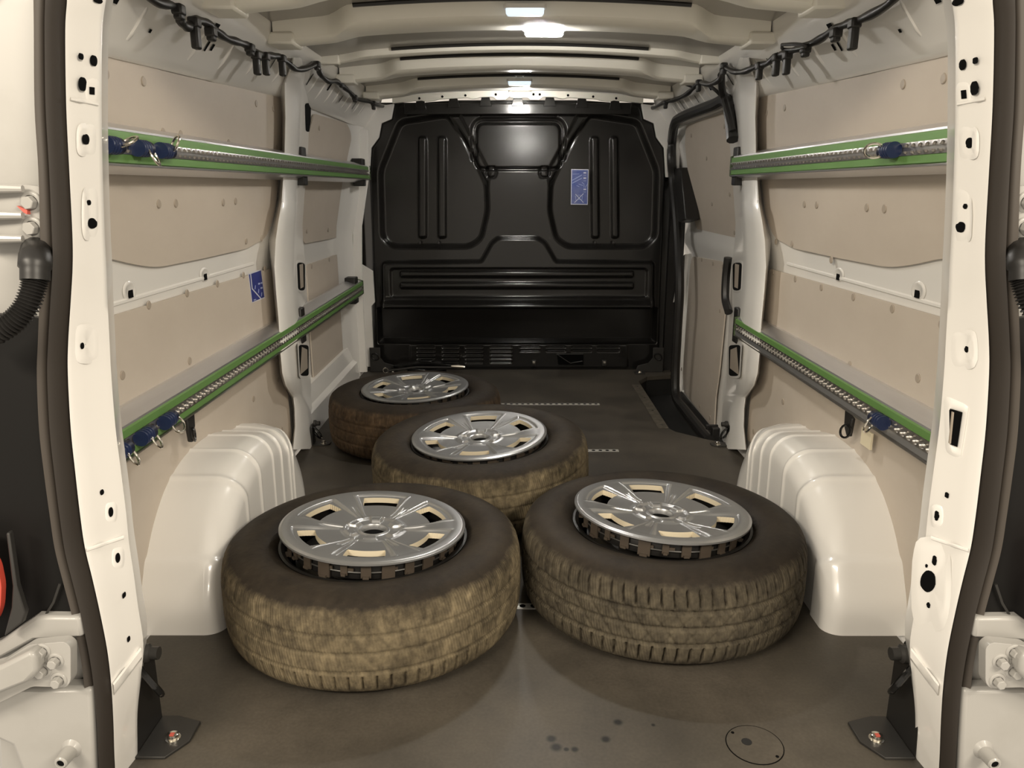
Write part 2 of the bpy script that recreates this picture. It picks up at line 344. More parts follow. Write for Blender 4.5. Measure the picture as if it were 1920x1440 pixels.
# ================================================================== SIDE WALLS
def zh(y): return 1.158 + .052 * min(1, max(0, (y - 1.45) / 1.25))     # the roof rail rises a little to the front
def side_wall(s):
    nm = 'left' if s < 0 else 'right'
    zs = [-.06, 0, .10, .40, .70, .76, .95, 1.17, 1.26]
    y1 = 3.99 if s < 0 else 2.80
    m = MB(); secs = []
    for y in [1.16, 1.6, 2.0, 2.4, 2.70]:
        secs.append([(s * interp(PROF, z), y, z) for z in zs])
    secs.append([(s * interp(PROF, z), 2.76, z) for z in zs])
    if s < 0:
        for y in (2.80, 2.86, 3.2, 3.6): secs.append([(s * interp(PROFF, z), y, z) for z in zs])
        for y, d in ((3.70, .015), (3.80, .055), (3.99, .06)): secs.append([(s * (interp(PROFF, z) - d * (1 if z < 1.1 else .3)), y, z) for z in zs])
    else:
        for y in (2.80, 2.84): secs.append([(s * interp(PROFF, z), y, z) for z in zs])
    m.loft(secs)
    # give the sheet a back so that it is no paper
    m.loft([[(s * (interp(PROF, z) + .045), y, z) for z in zs] for y in (1.16, 2.0, secs[-1][0][1])])
    wall = struct(m.build('wall_' + nm, M['white'], angle=25))
    # roof rail: the folded box section under the roof edge
    m = MB(); secs = []
    for i in range(30):
        y = 1.13 + (3.97 - 1.13) * i / 29; z0 = zh(y)
        secs.append([(s * x, y, z0 + z) for x, z in ((.80, .02), (.775, .004), (.758, 0), (.745, .006), (.735, .022), (.712, .05), (.688, .082), (.670, .11), (.660, .135), (.655, .19), (.72, .22))])
    m.loft(secs); rr = m.build('roof_rail', M['white'], wall)
    # embossed stiffening ribs and slots on the roof rail
    m = MB()
    def railp(y, t, lift=.0):
        z0 = zh(y); a = Vector((s * .735, y, z0 + .022)); b = Vector((s * .670, y, z0 + .11))
        n = Vector((-s * .088, 0, -.065)).normalized(); return a + (b - a) * t + n * lift
    for y in (1.52, 1.80, 1.98, 2.17, 2.40, 2.62, 2.80, 2.92, 3.05, 3.15, 3.32, 3.42, 3.55, 3.66):
        t0, t1 = random.uniform(.05, .2), random.uniform(.75, .95); wdt = random.uniform(.006, .011)
        secs = []
        for k in range(7):
            t = t0 + (t1 - t0) * k / 6; hgt = .005 * math.sin(math.pi * min(1, max(.0, k / 6 * .98 + .01))) ** .5
            secs.append([railp(y - wdt, t, .0), railp(y - wdt * .4, t, hgt), railp(y + wdt * .4, t, hgt), railp(y + wdt, t, .0)])
        m.loft(secs)
    m.build('emboss_ribs', M['white'], rr)
    m = MB()
    for y, t0, t1, wd in ((1.38, .45, .95, .004), (1.41, .6, .8, .009), (1.57, .35, .42, .005), (1.84, .35, .72, .0045), (1.87, .40, .55, .006), (1.83, .82, .97, .013), (1.80, .45, .6, .004),
                          (2.20, .3, .8, .004), (2.30, .3, .75, .003), (2.72, .35, .75, .004), (2.98, .5, .75, .008), (3.22, .3, .6, .004), (3.48, .3, .7, .004)):
        q = [railp(y - wd, t0, .0045), railp(y + wd, t0, .0045), railp(y + wd, t1, .0045), railp(y - wd, t1, .0045)]
        m.add(q, [(0, 1, 2, 3)])
    m.build('slots', M['hole'], rr, False)
    # middle pillar: box section lofted down the wall, bulging over the belt reel and stepping in at the foot
    lev = [  # v, near, crest near, crest far, far, depth
        (108, 546, 549, 560, 570, .118), (122, 541, 546, 562, 578, .108), (140, 530, 540, 565, 588, .078), (155, 518, 534, 566, 592, .052), (185, 524, 534, 565, 588, .05), (220, 527, 535, 563, 582, .05), (300, 526, 533, 558, 576, .05), (375, 520, 528, 555, 570, .052),
        (379, 519, 528, 555, 570, .058), (420, 510, 521, 553, 567, .06), (450, 503, 517, 551, 568, .06), (500, 507, 514, 549, 573, .064), (545, 511, 517, 551, 575, .066), (600, 516, 522, 557, 578, .068), (660, 520, 525, 561, 581, .07),
        (700, 523, 529, 562, 582, .07), (722, 530, 535, 563, 583, .066), (738, 540, 545, 562, 584, .05), (746, 545, 550, 566, 586, .046), (765, 549, 552, 577, 590, .046), (800, 550, 553, 582, 591, .048), (843, 547, 549, 587, 593, .05)]
    m = MB(); secs = []; PC = []
    for v, a, b, c, d, dep in lev:
        q = [ons(a, v, -1, -.003), ons(b, v, -1, dep), ons(c, v, -1, dep), ons(d, v, -1, -.004)]
        for p_ in q: p_.z = max(p_.z, -.012)
        q[2].y = max(q[2].y, q[1].y + .04); q[3].y = max(q[3].y, q[2].y + .02)
        PC.append((v, c, d, q[2].copy(), q[3].copy()))
        A, B, C_, D_ = [Vector((s * abs(p_.x), p_.y, p_.z)) for p_ in q]
        def L(p0, p1, k): return p0 + (p1 - p0) * k
        secs.append([A + Vector((s * .02, -.004, 0)), A, L(A, B, .82), L(A, B, .94) + (C_ - B) * .02, L(B, C_, .12), L(B, C_, .5), L(B, C_, .88), L(C_, D_, .06) - (C_ - B) * .02, L(C_, D_, .2), D_, D_ + Vector((s * .03, .004, 0))])
    def flank(u, v, lift=0.):
        for r0, r1 in zip(PC, PC[1:]):
            if r0[0] <= v <= r1[0]:
                k = (v - r0[0]) / (r1[0] - r0[0]); c0 = r0[1] + (r1[1] - r0[1]) * k; d0 = r0[2] + (r1[2] - r0[2]) * k
                f = (u - c0) / (d0 - c0); p_ = (r0[3].lerp(r1[3], k)).lerp(r0[4].lerp(r1[4], k), f)
                n_ = Vector((.45, -.89, 0)); p_ = p_ + n_ * lift
                return Vector((s * abs(p_.x), p_.y, p_.z))
    m.loft(secs); pil = m.build('middle_pillar', M['white'], wall, angle=50)
    # openings of the middle pillar: slot, belt windows, small holes (recessed cups lined dark)
    def pocket(name, u0, v0, u1, v1, dep, rad=.4, parent=pil, frame=True):
        """a shallow framed opening on the far flank of the pillar"""
        pts = rounded([(u0, v0), (u1, v0 + (v1 - v0) * .02), (u1, v1), (u0 + (u1 - u0) * .15, v1)], min(u1 - u0, v1 - v0) * rad, 4)
        P = [flank(u, v, .001) for u, v in pts]
        inw = Vector((-s * .45, -.89, 0))
        m = MB(); m.prism([p + inw * .0025 for p in P], [p - inw * .02 for p in P]); o = m.build(name, M['hole'], parent, False)
        if frame:
            c = sum(P, Vector()) / len(P)
            out = [c + (p - c) * 1.16 + inw * .0005 for p in P]; inn = [c + (p - c) * .98 + inw * .0045 for p in P]
            m = MB(); m.loft([out, [(a + b) / 2 + inw * .003 for a, b in zip(out, inn)], inn], True); m.build(name + '_rim', M['white'], o)
        return o
    pocket('striker_slot', 571, 193, 582, 247, .046, .5, frame=False)
    pocket('belt_window', 555, 491, 571, 545, .058)
    pocket('reel_window', 559, 645, 578, 705, .058, .3)
    # belt guide seen in the upper opening
    fr = [flank(u, v, .005) for u, v in ((560, 496), (567, 494), (568, 538), (562, 541))]
    m = MB(); m.prism(fr, [p_ + Vector((s * .004, .006, 0)) for p_ in fr]); m.build('belt_guide', M['plug'], pil, False, bevel=.001)
    fr = [flank(u, v, .005) for u, v in ((565, 650), (575, 655), (576, 690), (562, 703))]
    m = MB(); m.prism(fr, [p_ + Vector((s * .004, .006, 0)) for p_ in fr]); m.build('reel_cover', M['plug'], pil, False, bevel=.001)
    # waist rail pads with square holes, below the upper lining
    for u, v, ru in ((242, 546, 13), (383, 515, 9)):
        P = [ons(u + ru * math.cos(t), v + ru * 1.5 * math.sin(t), -1, .001) for t in [k * math.pi / 10 for k in range(20)]]
        P = [Vector((-s * p.x if s > 0 else p.x, p.y, p.z)) for p in P]; inw = Vector((-s, 0, 0)); c = sum(P, Vector()) / 20
        m = MB(); m.loft([P, [c + (p - c) * .85 + inw * .0022 for p in P], [c + (p - c) * .68 + inw * .0022 for p in P], [c + (p - c) * .6 + inw * .001 for p in P], [c + inw * .001 + (p - c) * .02 for p in P]], True)
        pad = m.build('waist_pad', M['white'], wall)
        m = MB(); e = .008
        m.box(c + inw * .0012 + Vector((0, .002, -.006)), (.002, .018, .016)); m.build('square_hole', M['hole'], pad, False)
        m = MB(); m.box(c + inw * .0012 + Vector((0, .0, .011)), (.002, .005, .006)); m.build('small_hole', M['hole'], pad, False)
    # white bead just above the lower lining
    m = MB(); secs = []
    for y in (1.2, 1.6, 2.0, 2.40):
        secs.append([(s * (interp(PROF, z) - o), y, z) for z, o in ((.708, .0), (.705, .004), (.700, .005), (.697, .0))])
    m.loft(secs); m.build('waist_bead', M['white'], wall)
    return wall
wall_left = side_wall(-1)
wall_right = side_wall(1)

# front-left inner flange beside the bulkhead
m = MB()
secs = []
for z, u0 in ((.02, 3.70), (.3, 3.70), (.5, 3.70), (.75, 3.70), (1.0, 3.72), (1.2, 3.75)):
    x = interp(PROFF, z) - .058 * (1 if z < 1.1 else .3)
    secs.append([(-x - .01, u0 + .11, z), (-x + .028, u0 + .115, z), (-x + .032, u0 + .123, z), (-x + .028, u0 + .131, z), (-x - .01, u0 + .14, z)])
m.loft(secs); m.build('front_flange', M['white'], wall_left)
for s, wl in ((-1, wall_left), (1, wall_right)):
    m = MB()
    q = [(s * .60, 3.955, 1.325), (s * .615, 3.95, 1.255), (s * .665, 3.95, 1.235), (s * .68, 3.95, 1.17), (s * .72, 3.95, 1.12), (s * .735, 3.95, .98), (s * .80, 3.95, .98), (s * .80, 3.95, 1.30)]
    m.prism(q, [(x, y + .02, z) for x, y, z in q]); m.build('corner_gusset', M['white'], wl, bevel=.003)
m = MB(); q = [(-.80, 3.93, .56), (-.735, 3.93, .52), (-.732, 3.93, .36), (-.75, 3.93, .34), (-.75, 3.93, .02), (-.80, 3.93, .02)]
m.prism(q, [(x, y + .015, z) for x, y, z in q]); m.build('front_jamb', M['white'], wall_left, bevel=.002)
m = MB(); m.prism([(.765, 3.935, -.11), (.845, 3.955, -.11), (.845, 3.955, .98), (.765, 3.935, .98)], [(.765, 3.975, -.11), (.845, 3.99, -.11), (.845, 3.99, .98), (.765, 3.975, .98)]); m.build('front_jamb', M['black'], wall_right, False)
m = MB(); m.prism([(.80, 3.925, .36), (.832, 3.93, .40), (.832, 3.93, .56), (.815, 3.925, .50)], [(.80, 3.935, .36), (.832, 3.94, .40), (.832, 3.94, .56), (.815, 3.935, .50)]); m.build('jamb_tab', M['white'], wall_right, False)
# low sill on the left, below the front lining
m = MB(); secs = []
for y in (2.80, 3.2, 3.75):
    secs.append([(-x, y, z) for x, z in ((.86, .17), (.835, .165), (.82, .10), (.80, .085), (.795, .02), (.79, -.01))])
m.loft(secs); m.build('sill_ledge', M['white'], wall_left)

# ------------------------------------------------------------------ wheel arches
def wheel_arch(s, wall):
    # outline at the wall, from the rear foot over the top to the front foot
    pix = [(262, 1205), (257, 1140), (258, 1090), (266, 1030), (282, 965), (305, 905), (340, 852), (385, 815), (425, 806)]
    C = [ons(u, v, -1, .0) for u, v in pix]
    top = C[-1]
    C = [(p.y, p.z) for p in C]
    C[0] = (C[1][0] + .0, 0.0)
    C += [(top.y + .10, top.z - .012), (top.y + .20, top.z - .060), (top.y + .27, top.z - .135), (top.y + .30, .07), (top.y + .31, 0)]
    cc = catmull([Vector((a, b, 0)) for a, b in C], 14)
    cc = [(p.x, max(0, p.y)) for p in cc]
    L = [0]
    for a, b in zip(cc, cc[1:]): L.append(L[-1] + math.hypot(b[0] - a[0], b[1] - a[1]))
    N = 520; cur = []
    for i in range(N + 1):
        t = L[-1] * i / N; k = max(j for j in range(len(L)) if L[j] <= t + 1e-9); k = min(k, len(cc) - 2)
        f = (t - L[k]) / max(1e-9, L[k + 1] - L[k]); cur.append((cc[k][0] + (cc[k + 1][0] - cc[k][0]) * f, cc[k][1] + (cc[k + 1][1] - cc[k][1]) * f))
    secs = []
    cy = 1.92
    for i, (y, z) in enumerate(cur):
        a, b = cur[max(0, i - 8)], cur[min(N, i + 8)]
        ty, tz = b[0] - a[0], b[1] - a[1]; l = math.hypot(ty, tz); ny, nz = -tz / l, ty / l
        f = i / N
        bump = 0
        for c0, wd, hg in ((.30, .0080, .0035), (.40, .0060, .0040), (.495, .0040, .0036), (.575, .0036, .0036), (.66, .0036, .0036), (.75, .0036, .0034)):
            bump += hg * math.exp(-((f - c0) / wd) ** 2)
        step = .008 * (1 / (1 + math.exp((f - .135) * 320)))          # the foot flares below z .15
        off = bump + step
        yo, zo = y + ny * off, max(0, z + nz * off)
        def pt(x, inset):
            sm_ = min(1, max(0, (f - .50) / .40)); sm_ = sm_ * sm_ * (3 - 2 * sm_)
            q = max(0, zo - inset * max(.0, nz)) ; yy = yo - inset * ny * .9 - .17 * sm_ * min(1, max(0, (.80 - x) / .148)) ** 1.6
            return (s * x, yy, q)
        xb = .652 - bump - step * .8
        rad = .040 + .025 * min(1, z / .25)
        sec = [(s * .85, yo, zo), (s * .80, yo, zo), pt(.775, 0)]
        for k in range(9):
            t = k / 8 * math.pi / 2
            sec.append(pt(xb + rad - rad * math.sin(t), rad * (1 - math.cos(t))))
        lx, ly, lz = sec[-1]
        lean = .012
        for k in range(1, 8):
            t = k / 7
            sec.append((s * (xb - lean * t * 0), ly, lz * (1 - t)))
        secs.append(sec)
    m = MB(); m.loft(secs)
    o = m.build('wheel_arch', M['white'], wall, angle=60)
    # oval pressing on the rear slope
    return o
wheel_arch(-1, wall_left); wheel_arch(1, wall_right)

# ------------------------------------------------------------------ rear pillars, seals and outer body
KT = .085
LV = [  # v, seal outer, seal inner, pillar inner (averaged left and right, as half-widths from the van's middle)
    (-140, 70, 133, 235), (-80, 70, 126, 208), (0, 70, 127, 196), (60, 71, 124, 189), (200, 72, 126, 188), (320, 79, 132, 190), (440, 82, 138, 194), (500, 83, 138, 197), (560, 81, 134, 199), (640, 78, 128, 203), (700, 76, 127, 206),
    (800, 80, 132, 214), (880, 89, 140, 224), (960, 100, 149, 234), (1020, 109, 158, 240), (1080, 124, 173, 249), (1140, 140, 187, 257), (1210, 155, 201, 267), (1275, 164, 210, 262), (1340, 170, 215, 256), (1400, 174, 217, 256), (1440, 176, 219, 256), (1520, 180, 222, 256)]
def rear_pts(yb_list):
    out = []
    for v, a, b, c in LV:
        out.append([ontilt(u, v, yb, KT) for u, yb in zip((a, b, c), yb_list)])
    return out
RP = rear_pts((1.035, 1.045, 1.10))
def rear_side(s, wall):
    def sx(p, dx=0, dy=0): return Vector((s * (-p.x) if s > 0 else p.x, p.y + dy, p.z)) + Vector((-s * dx, 0, 0))
    secs = []
    dense = []
    for i in range(len(RP) - 1):
        pass
    cols = [catmull([r[k] for r in RP], 5) for k in range(3)]
    for o_, s1, inn in zip(*cols):
        a, b, c = sx(o_), sx(s1), sx(inn)
        e = c - b
        secs.append([a + Vector((0, .02, 0)), b + Vector((0, .012, 0)), b + e * .10 + Vector((0, -.012, 0)), b + e * .22 + Vector((0, -.013, 0)), b + e * .40 + Vector((0, -.004, 0)), b + e * .9, c + Vector((0, .003, 0)), c + Vector((s * .004, .010, 0)), c + Vector((s * .02, .06, 0)),
                     Vector((s * .80, c.y + .10, c.z))])
    m = MB(); m.loft(secs)
    pil = m.build('rear_pillar', M['white'], wall, angle=45)
    # door seal
    secs = []
    for o_, s1, inn in zip(*cols):
        a, b = sx(o_), sx(s1); e = b - a
        secs.append([a + Vector((0, .015, 0)), a + Vector((0, -.010, 0)), a + e * .12 + Vector((0, -.018, 0)), a + e * .40 + Vector((0, -.016, 0)), a + e * .47 + Vector((0, -.006, 0)), a + e * .52 + Vector((0, -.020, 0)), a + e * .68 + Vector((0, -.030, 0)), a + e * .88 + Vector((0, -.024, 0)), b + Vector((0, -.002, 0)), b + Vector((0, .02, 0))])
    m = MB(); m.loft([q[4:] for q in secs]); seal = m.build('trim_1' if s < 0 else 'trim_2', M['rubber'], angle=60)
    struct(seal, 'dark brown rubber door seal running down the %s side of the rear opening' % ('left' if s < 0 else 'right'))
    m = MB(); m.loft([q[:5] for q in secs]); m.build('seal_lip', M['rubber2'], seal, angle=60)
    # outer quarter panel
    m = MB(); secs = []
    for o_ in cols[0]:
        a = sx(o_)
        secs.append([a + Vector((-s * .01, .012, 0)), a + Vector((s * .05, .012, 0)), a + Vector((s * .10, .004, 0)), a + Vector((s * .16, .02, 0)), a + Vector((s * .22, .10, 0)), a + Vector((s * .23, .30, 0))])
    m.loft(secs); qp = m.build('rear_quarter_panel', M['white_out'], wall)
    return pil, qp, cols
pilL, qpL, colsL = rear_side(-1, wall_left)
pilR, qpR, _ = rear_side(1, wall_right)
# ---- a pixel on the left or right pillar face
def rear_at(u, v, s, lift=0.):
    def lerp(k):
        for r0, r1 in zip(LV, LV[1:]):
            if r0[0] <= v <= r1[0]:
                t = (v - r0[0]) / (r1[0] - r0[0]); return r0[k] + (r1[k] - r0[k]) * t
        return LV[-1][k]
    b, c = lerp(2), lerp(3)
    uu = u
    if s > 0:                                    # the mirror pixel on the left
        uu = None
        lo, hi = b - 20, c + 20
        best = None
        for k in range(81):
            t = lo + (hi - lo) * k / 80
            f = (t - b) / (c - b); p = ontilt(t, v, 1.045 + .055 * f, KT)
            d = p.y * COS - (p.z - CZ) * SIN; um = VPU + F * (-p.x - CX) / d
            if best is None or abs(um - u) < best[0]: best = (abs(um - u), t)
        uu = best[1]
    f = (uu - b) / (c - b)
    p = ontilt(uu, v, 1.045 + .055 * f - lift - (.006 if f < .45 else .0015), KT)
    if s > 0: p.x = -p.x
    return p
def pill_disc(u, v, ru, rv, s, parent, name='access_hole', m_='hole', n=18, square=False, tilt=0):
    if square: pts = [(-ru, -rv), (ru, -rv), (ru, rv), (-ru, rv)]
    else: pts = [(ru * math.cos(2 * math.pi * k / n), rv * math.sin(2 * math.pi * k / n)) for k in range(n)]
    fr = [rear_at(u + a, v + b + a * tilt, s, .0022) for a, b in pts]; bk = [p + Vector((0, .006, 0)) for p in fr]
    m = MB(); m.prism(fr, bk); return m.build(name, M[m_], parent, False)
def pill_pad(u, v, ru, rv, s, parent, h=.0010, n=20, name='pressed_pad'):
    secs = []
    for sc, l in ((1.45, -.001), (1.1, h * .7), (.9, h), (.3, h)):
        secs.append([rear_at(u + sc * ru * math.copysign(abs(math.cos(t)) ** .6, math.cos(t)), v + sc * rv * math.copysign(abs(math.sin(t)) ** .6, math.sin(t)), s, l) for t in [2 * math.pi * k / n for k in range(n)]])
    m = MB(); m.loft(secs, True); m.add(secs[-1], [tuple(range(n))]); return m.build(name, M['white'], parent, angle=60)
for s, P, hs in ((-1, pilL, [(149, 105, 3, 6, 0), (173, 113, 5, 10, 0), (152, 157, 6, 13, 0), (171, 170, 4, 7, 1), (159, 261, 6, 10, 0), (165, 380, 3, 5, 0), (171, 419, 7, 10, 0), (153, 649, 3, 6, 0), (190, 924, 3, 5, 0), (207, 961, 4, 9, 0), (220, 1047, 4, 9, 0), (231, 1118, 2, 5, 0), (240, 1200, 2, 5, 0), (181, 0, 7, 5, 0)]),
                 (1, pilR, [(1830, 113, 3, 6, 0), (1806, 121, 5, 10, 0), (1828, 165, 6, 13, 0), (1807, 177, 4, 8, 1), (1818, 268, 6, 10, 0), (1810, 387, 3, 5, 0), (1802, 426, 7, 10, 0), (1812, 655, 3, 6, 0), (1776, 929, 3, 5, 0), (1756, 967, 4, 9, 0), (1752, 1051, 4, 9, 0), (1740, 1090, 14, 20, 0), (1741, 1135, 3, 5, 0), (1737, 1061, 2, 3, 0), (1797, 3, 9, 7, 0)])):
    for u, v, ru, rv, sq in hs: pill_disc(u, v, ru, rv, s, P, square=bool(sq), tilt=.12 * -s)
    mu = (lambda u: u) if s < 0 else (lambda u: 1977 - u)
    for u, v, ru, rv in (((161, 262, 13, 22), (172, 170, 10, 16), (162, 645, 17, 26), (207, 961, 9, 15), (220, 1047, 9, 15), (168, 400, 11, 36)) if s < 0 else ((1816, 268, 13, 22), (1806, 177, 10, 16), (1808, 655, 17, 26), (1757, 967, 9, 15), (1745, 1095, 26, 62), (1806, 405, 11, 36))):
        pill_pad(u, v, ru, rv, s, P)
    # shallow seams where the pillar sheets overlap
    for v0, v1 in ((185, 195), (1032, 1008)):
        m = MB(); sec = []
        for t in range(9):
            u = mu(132 + (184 - 132) * t / 8 if v0 < 500 else 162 + (232 - 162) * t / 8); v = v0 + (v1 - v0) * t / 8
            sec.append([rear_at(u, v - 4, s, .0), rear_at(u, v - 1, s, .0035), rear_at(u, v + 2, s, .0035), rear_at(u, v + 3.5, s, .0)])
        m.loft(sec); m.build('overlap_seam', M['white'], P)
# latch pocket on the right pillar only
pts = [(1778, 766), (1804, 773), (1794, 838), (1779, 832)]
fr = [rear_at(u, v, 1, .002) for u, v in pts]
m = MB(); m.prism(fr, [p + Vector((0, .01, 0)) for p in fr]); m.build('latch_pocket', M['hole'], pilR, False)
c = sum(fr, Vector()) / 4
secs = [[c + (p - c) * k + Vector((0, -l, 0)) for p in [rear_at(u, v, 1, 0) for u, v in rounded(pts, 6, 3)]] for k, l in ((1.7, .0), (1.45, .006), (1.15, .005), (1.03, .001))]
m = MB(); m.loft(secs, True); m.build('latch_frame', M['white'], pilR, angle=60)
m = MB(); fr = [rear_at(u, v, 1, .004) for u, v in ((1785, 772), (1789, 773), (1783, 832), (1780, 831))]
m.prism(fr, [p + Vector((0, .003, 0)) for p in fr]); m.build('latch_liner', M['plug'], pilR, False)
# foot fold of the pillars
for s, P in ((-1, pilL), (1, pilR)):
    mu = (lambda u: u) if s < 0 else (lambda u: 1972 - u)
    m = MB(); sec = []
    for t in range(7):
        u, v = 214 + (266 - 214) * t / 6, 1290 - (1290 - 1222) * t / 6
        sec.append([rear_at(mu(u - 3), v - 8, s, .0), rear_at(mu(u - 1), v - 4, s, .006), rear_at(mu(u), v + 10, s, .007), rear_at(mu(u), v + 14, s, .0)])
    m.loft(sec); m.build('foot_fold', M['white'], P)
# rear roof header and sill that close the opening
m = MB(); secs = []
for i in range(21):
    x = -.62 + 1.24 * i / 20; zc = 1.43 - .05 * (x / .62) ** 2
    secs.append([(x, 1.15, zc + .05), (x, 1.15, zc - .02), (x, 1.19, zc - .05), (x, 1.28, zc - .04), (x, 1.30, zc)])
m.loft(secs); hd = m.build('trim_3', M['white']); struct(hd, 'white roof header over the rear opening')
m = MB(); m.box((0, .985, -.03), (1.5, .05, .06)); sl = struct(m.build('trim_4', M['steprub'], bevel=.01), 'black rear door sill at the floor edge')

# ================================================================== CEILING
def zroof(x, y): return 1.388 - .036 * (x / .66) ** 2 - .03 * max(0, (2.0 - y))
m = MB(); secs = []
for i in range(41):
    y = 1.16 + (4.02 - 1.16) * i / 40
    secs.append([(x, y, zroof(x, y)) for x in [-.70 + 1.4 * k / 28 for k in range(29)]])
m.loft(secs); m.loft([[(x, y, zroof(x, y) + .03) for x in [-.70 + 1.4 * k / 14 for k in range(15)]] for y in (1.16, 2.5, 4.02)])
ceiling = struct(m.build('ceiling', M['roofskin']))
# thin swages pressed in the roof skin
m = MB()
for y, x0, x1 in ((2.42, -.36, .36), (3.05, -.34, .34)):
    sec = [[(x, y - .004, zroof(x, y) - .0005), (x, y - .0015, zroof(x, y) - .003), (x, y + .0015, zroof(x, y) - .003), (x, y + .004, zroof(x, y) - .0005)] for x in [x0 + (x1 - x0) * k / 20 for k in range(21)]]
    m.loft(sec)
    for xx in (-.33, -.15, .15, .33):
        sec = [[(xx - .004 + q * xx * .12, yy, zroof(xx, yy) - .0005), (xx + q * xx * .12, yy, zroof(xx, yy) - .003), (xx + .004 + q * xx * .12, yy, zroof(xx, yy) - .0005)] for q, yy in ((-1, y - .05), (0, y), (1, y + .06))]
        m.loft(sec)
m.build('roof_swages', M['roofbar'], ceiling)
def crossmember(yc, hw, drop, narrow=.42, end=.655, name='roof_bow', holes=()):
    m = MB(); secs = []
    n = 61
    for i in range(n):
        x = -end + 2 * end * i / (n - 1); ax = abs(x)
        t = min(1, max(0, (ax - narrow) / .10)); t = t * t * (3 - 2 * t)
        h = hw * (1 - .48 * t); d = drop * (1 + .15 * t); y0 = yc + hw * .75 * t
        zb = zroof(x, yc) - d
        secs.append([(x, y0 - h, zb + d + .002), (x, y0 - h, zb + d * .6), (x, y0 - h + .006, zb + d * .15), (x, y0 - h + .018, zb), (x, y0 + h - .018, zb), (x, y0 + h - .006, zb + d * .15), (x, y0 + h, zb + d * .6), (x, y0 + h + .002, zb + d + .002)])
    m.loft(secs); o = m.build(name, M['roofbar'], ceiling, angle=40)
    q = MB(); q.tube([(-.42 + .84 * k / 20, yc - hw - .004, zroof(-.42 + .84 * k / 20, yc - hw) - .004) for k in range(21)], .006, 6); q.build('gap_shade_strip', M['black'], o)  # black tube paints the shaded gap along the bow's near edge
    # bolted end brackets and slots along the front edge
    for s in (-1, 1):
        q = MB(); zz = zroof(.6, yc) - drop * 1.25
        q.box((s * .635, yc + hw * .75, zz + .014), (.07, hw * 1.2, .03)); q.build('end_bracket', M['roofbar'], o, bevel=.006)
    q = MB()
    for x in holes:
        zz = zroof(x, yc) - drop
        q.box((x, yc + hw - .003, zz + drop * .45), (.075, .008, .010))
    if holes: q.build('edge_slots', M['white'], o, False)
    return o
crossmember(1.72, .085, .048, .40)
bow1 = crossmember(2.17, .085, .048, .42, holes=(-.34, -.17, -.05, .15, .33))
crossmember(2.74, .030, .022, .50, .60, name='roof_rib')
bow2 = crossmember(2.98, .070, .045, .42, holes=(-.34, -.15, .15, .33))
bow3 = crossmember(3.50, .075, .045, .42, holes=(-.36, -.18, .18, .36))
# flange above the bulkhead
m = MB(); top = []; n = 60
for i in range(n + 1):
    x = -.60 + 1.2 * i / n
    top.append((x, zroof(x, 3.9) - .008))
bot = []
for i in range(n + 1):
    x = .60 - 1.2 * i / n; z = zroof(x, 3.9) - .036 - .006 * (abs(math.sin(x * math.pi / .21)) < .35) - (.014 if .06 < abs(x) < .115 else 0)
    bot.append((x, z))
q = top + bot
m.prism([(x, 3.90, z) for x, z in q], [(x, 3.92, z) for x, z in q]); fg = m.build('front_flange', M['roofbar'], ceiling, False)
m = MB()
for x in (-.47, -.36, -.25, -.105, .105, .075, -.02, .24, .36, .47):
    m.lathe([(.006, -.0015), (.0001, -.0015)], c=(x, 3.90, zroof(x, 3.9) - .026), axis='y', n=8)
m.build('flange_holes', M['hole'], fg, False)

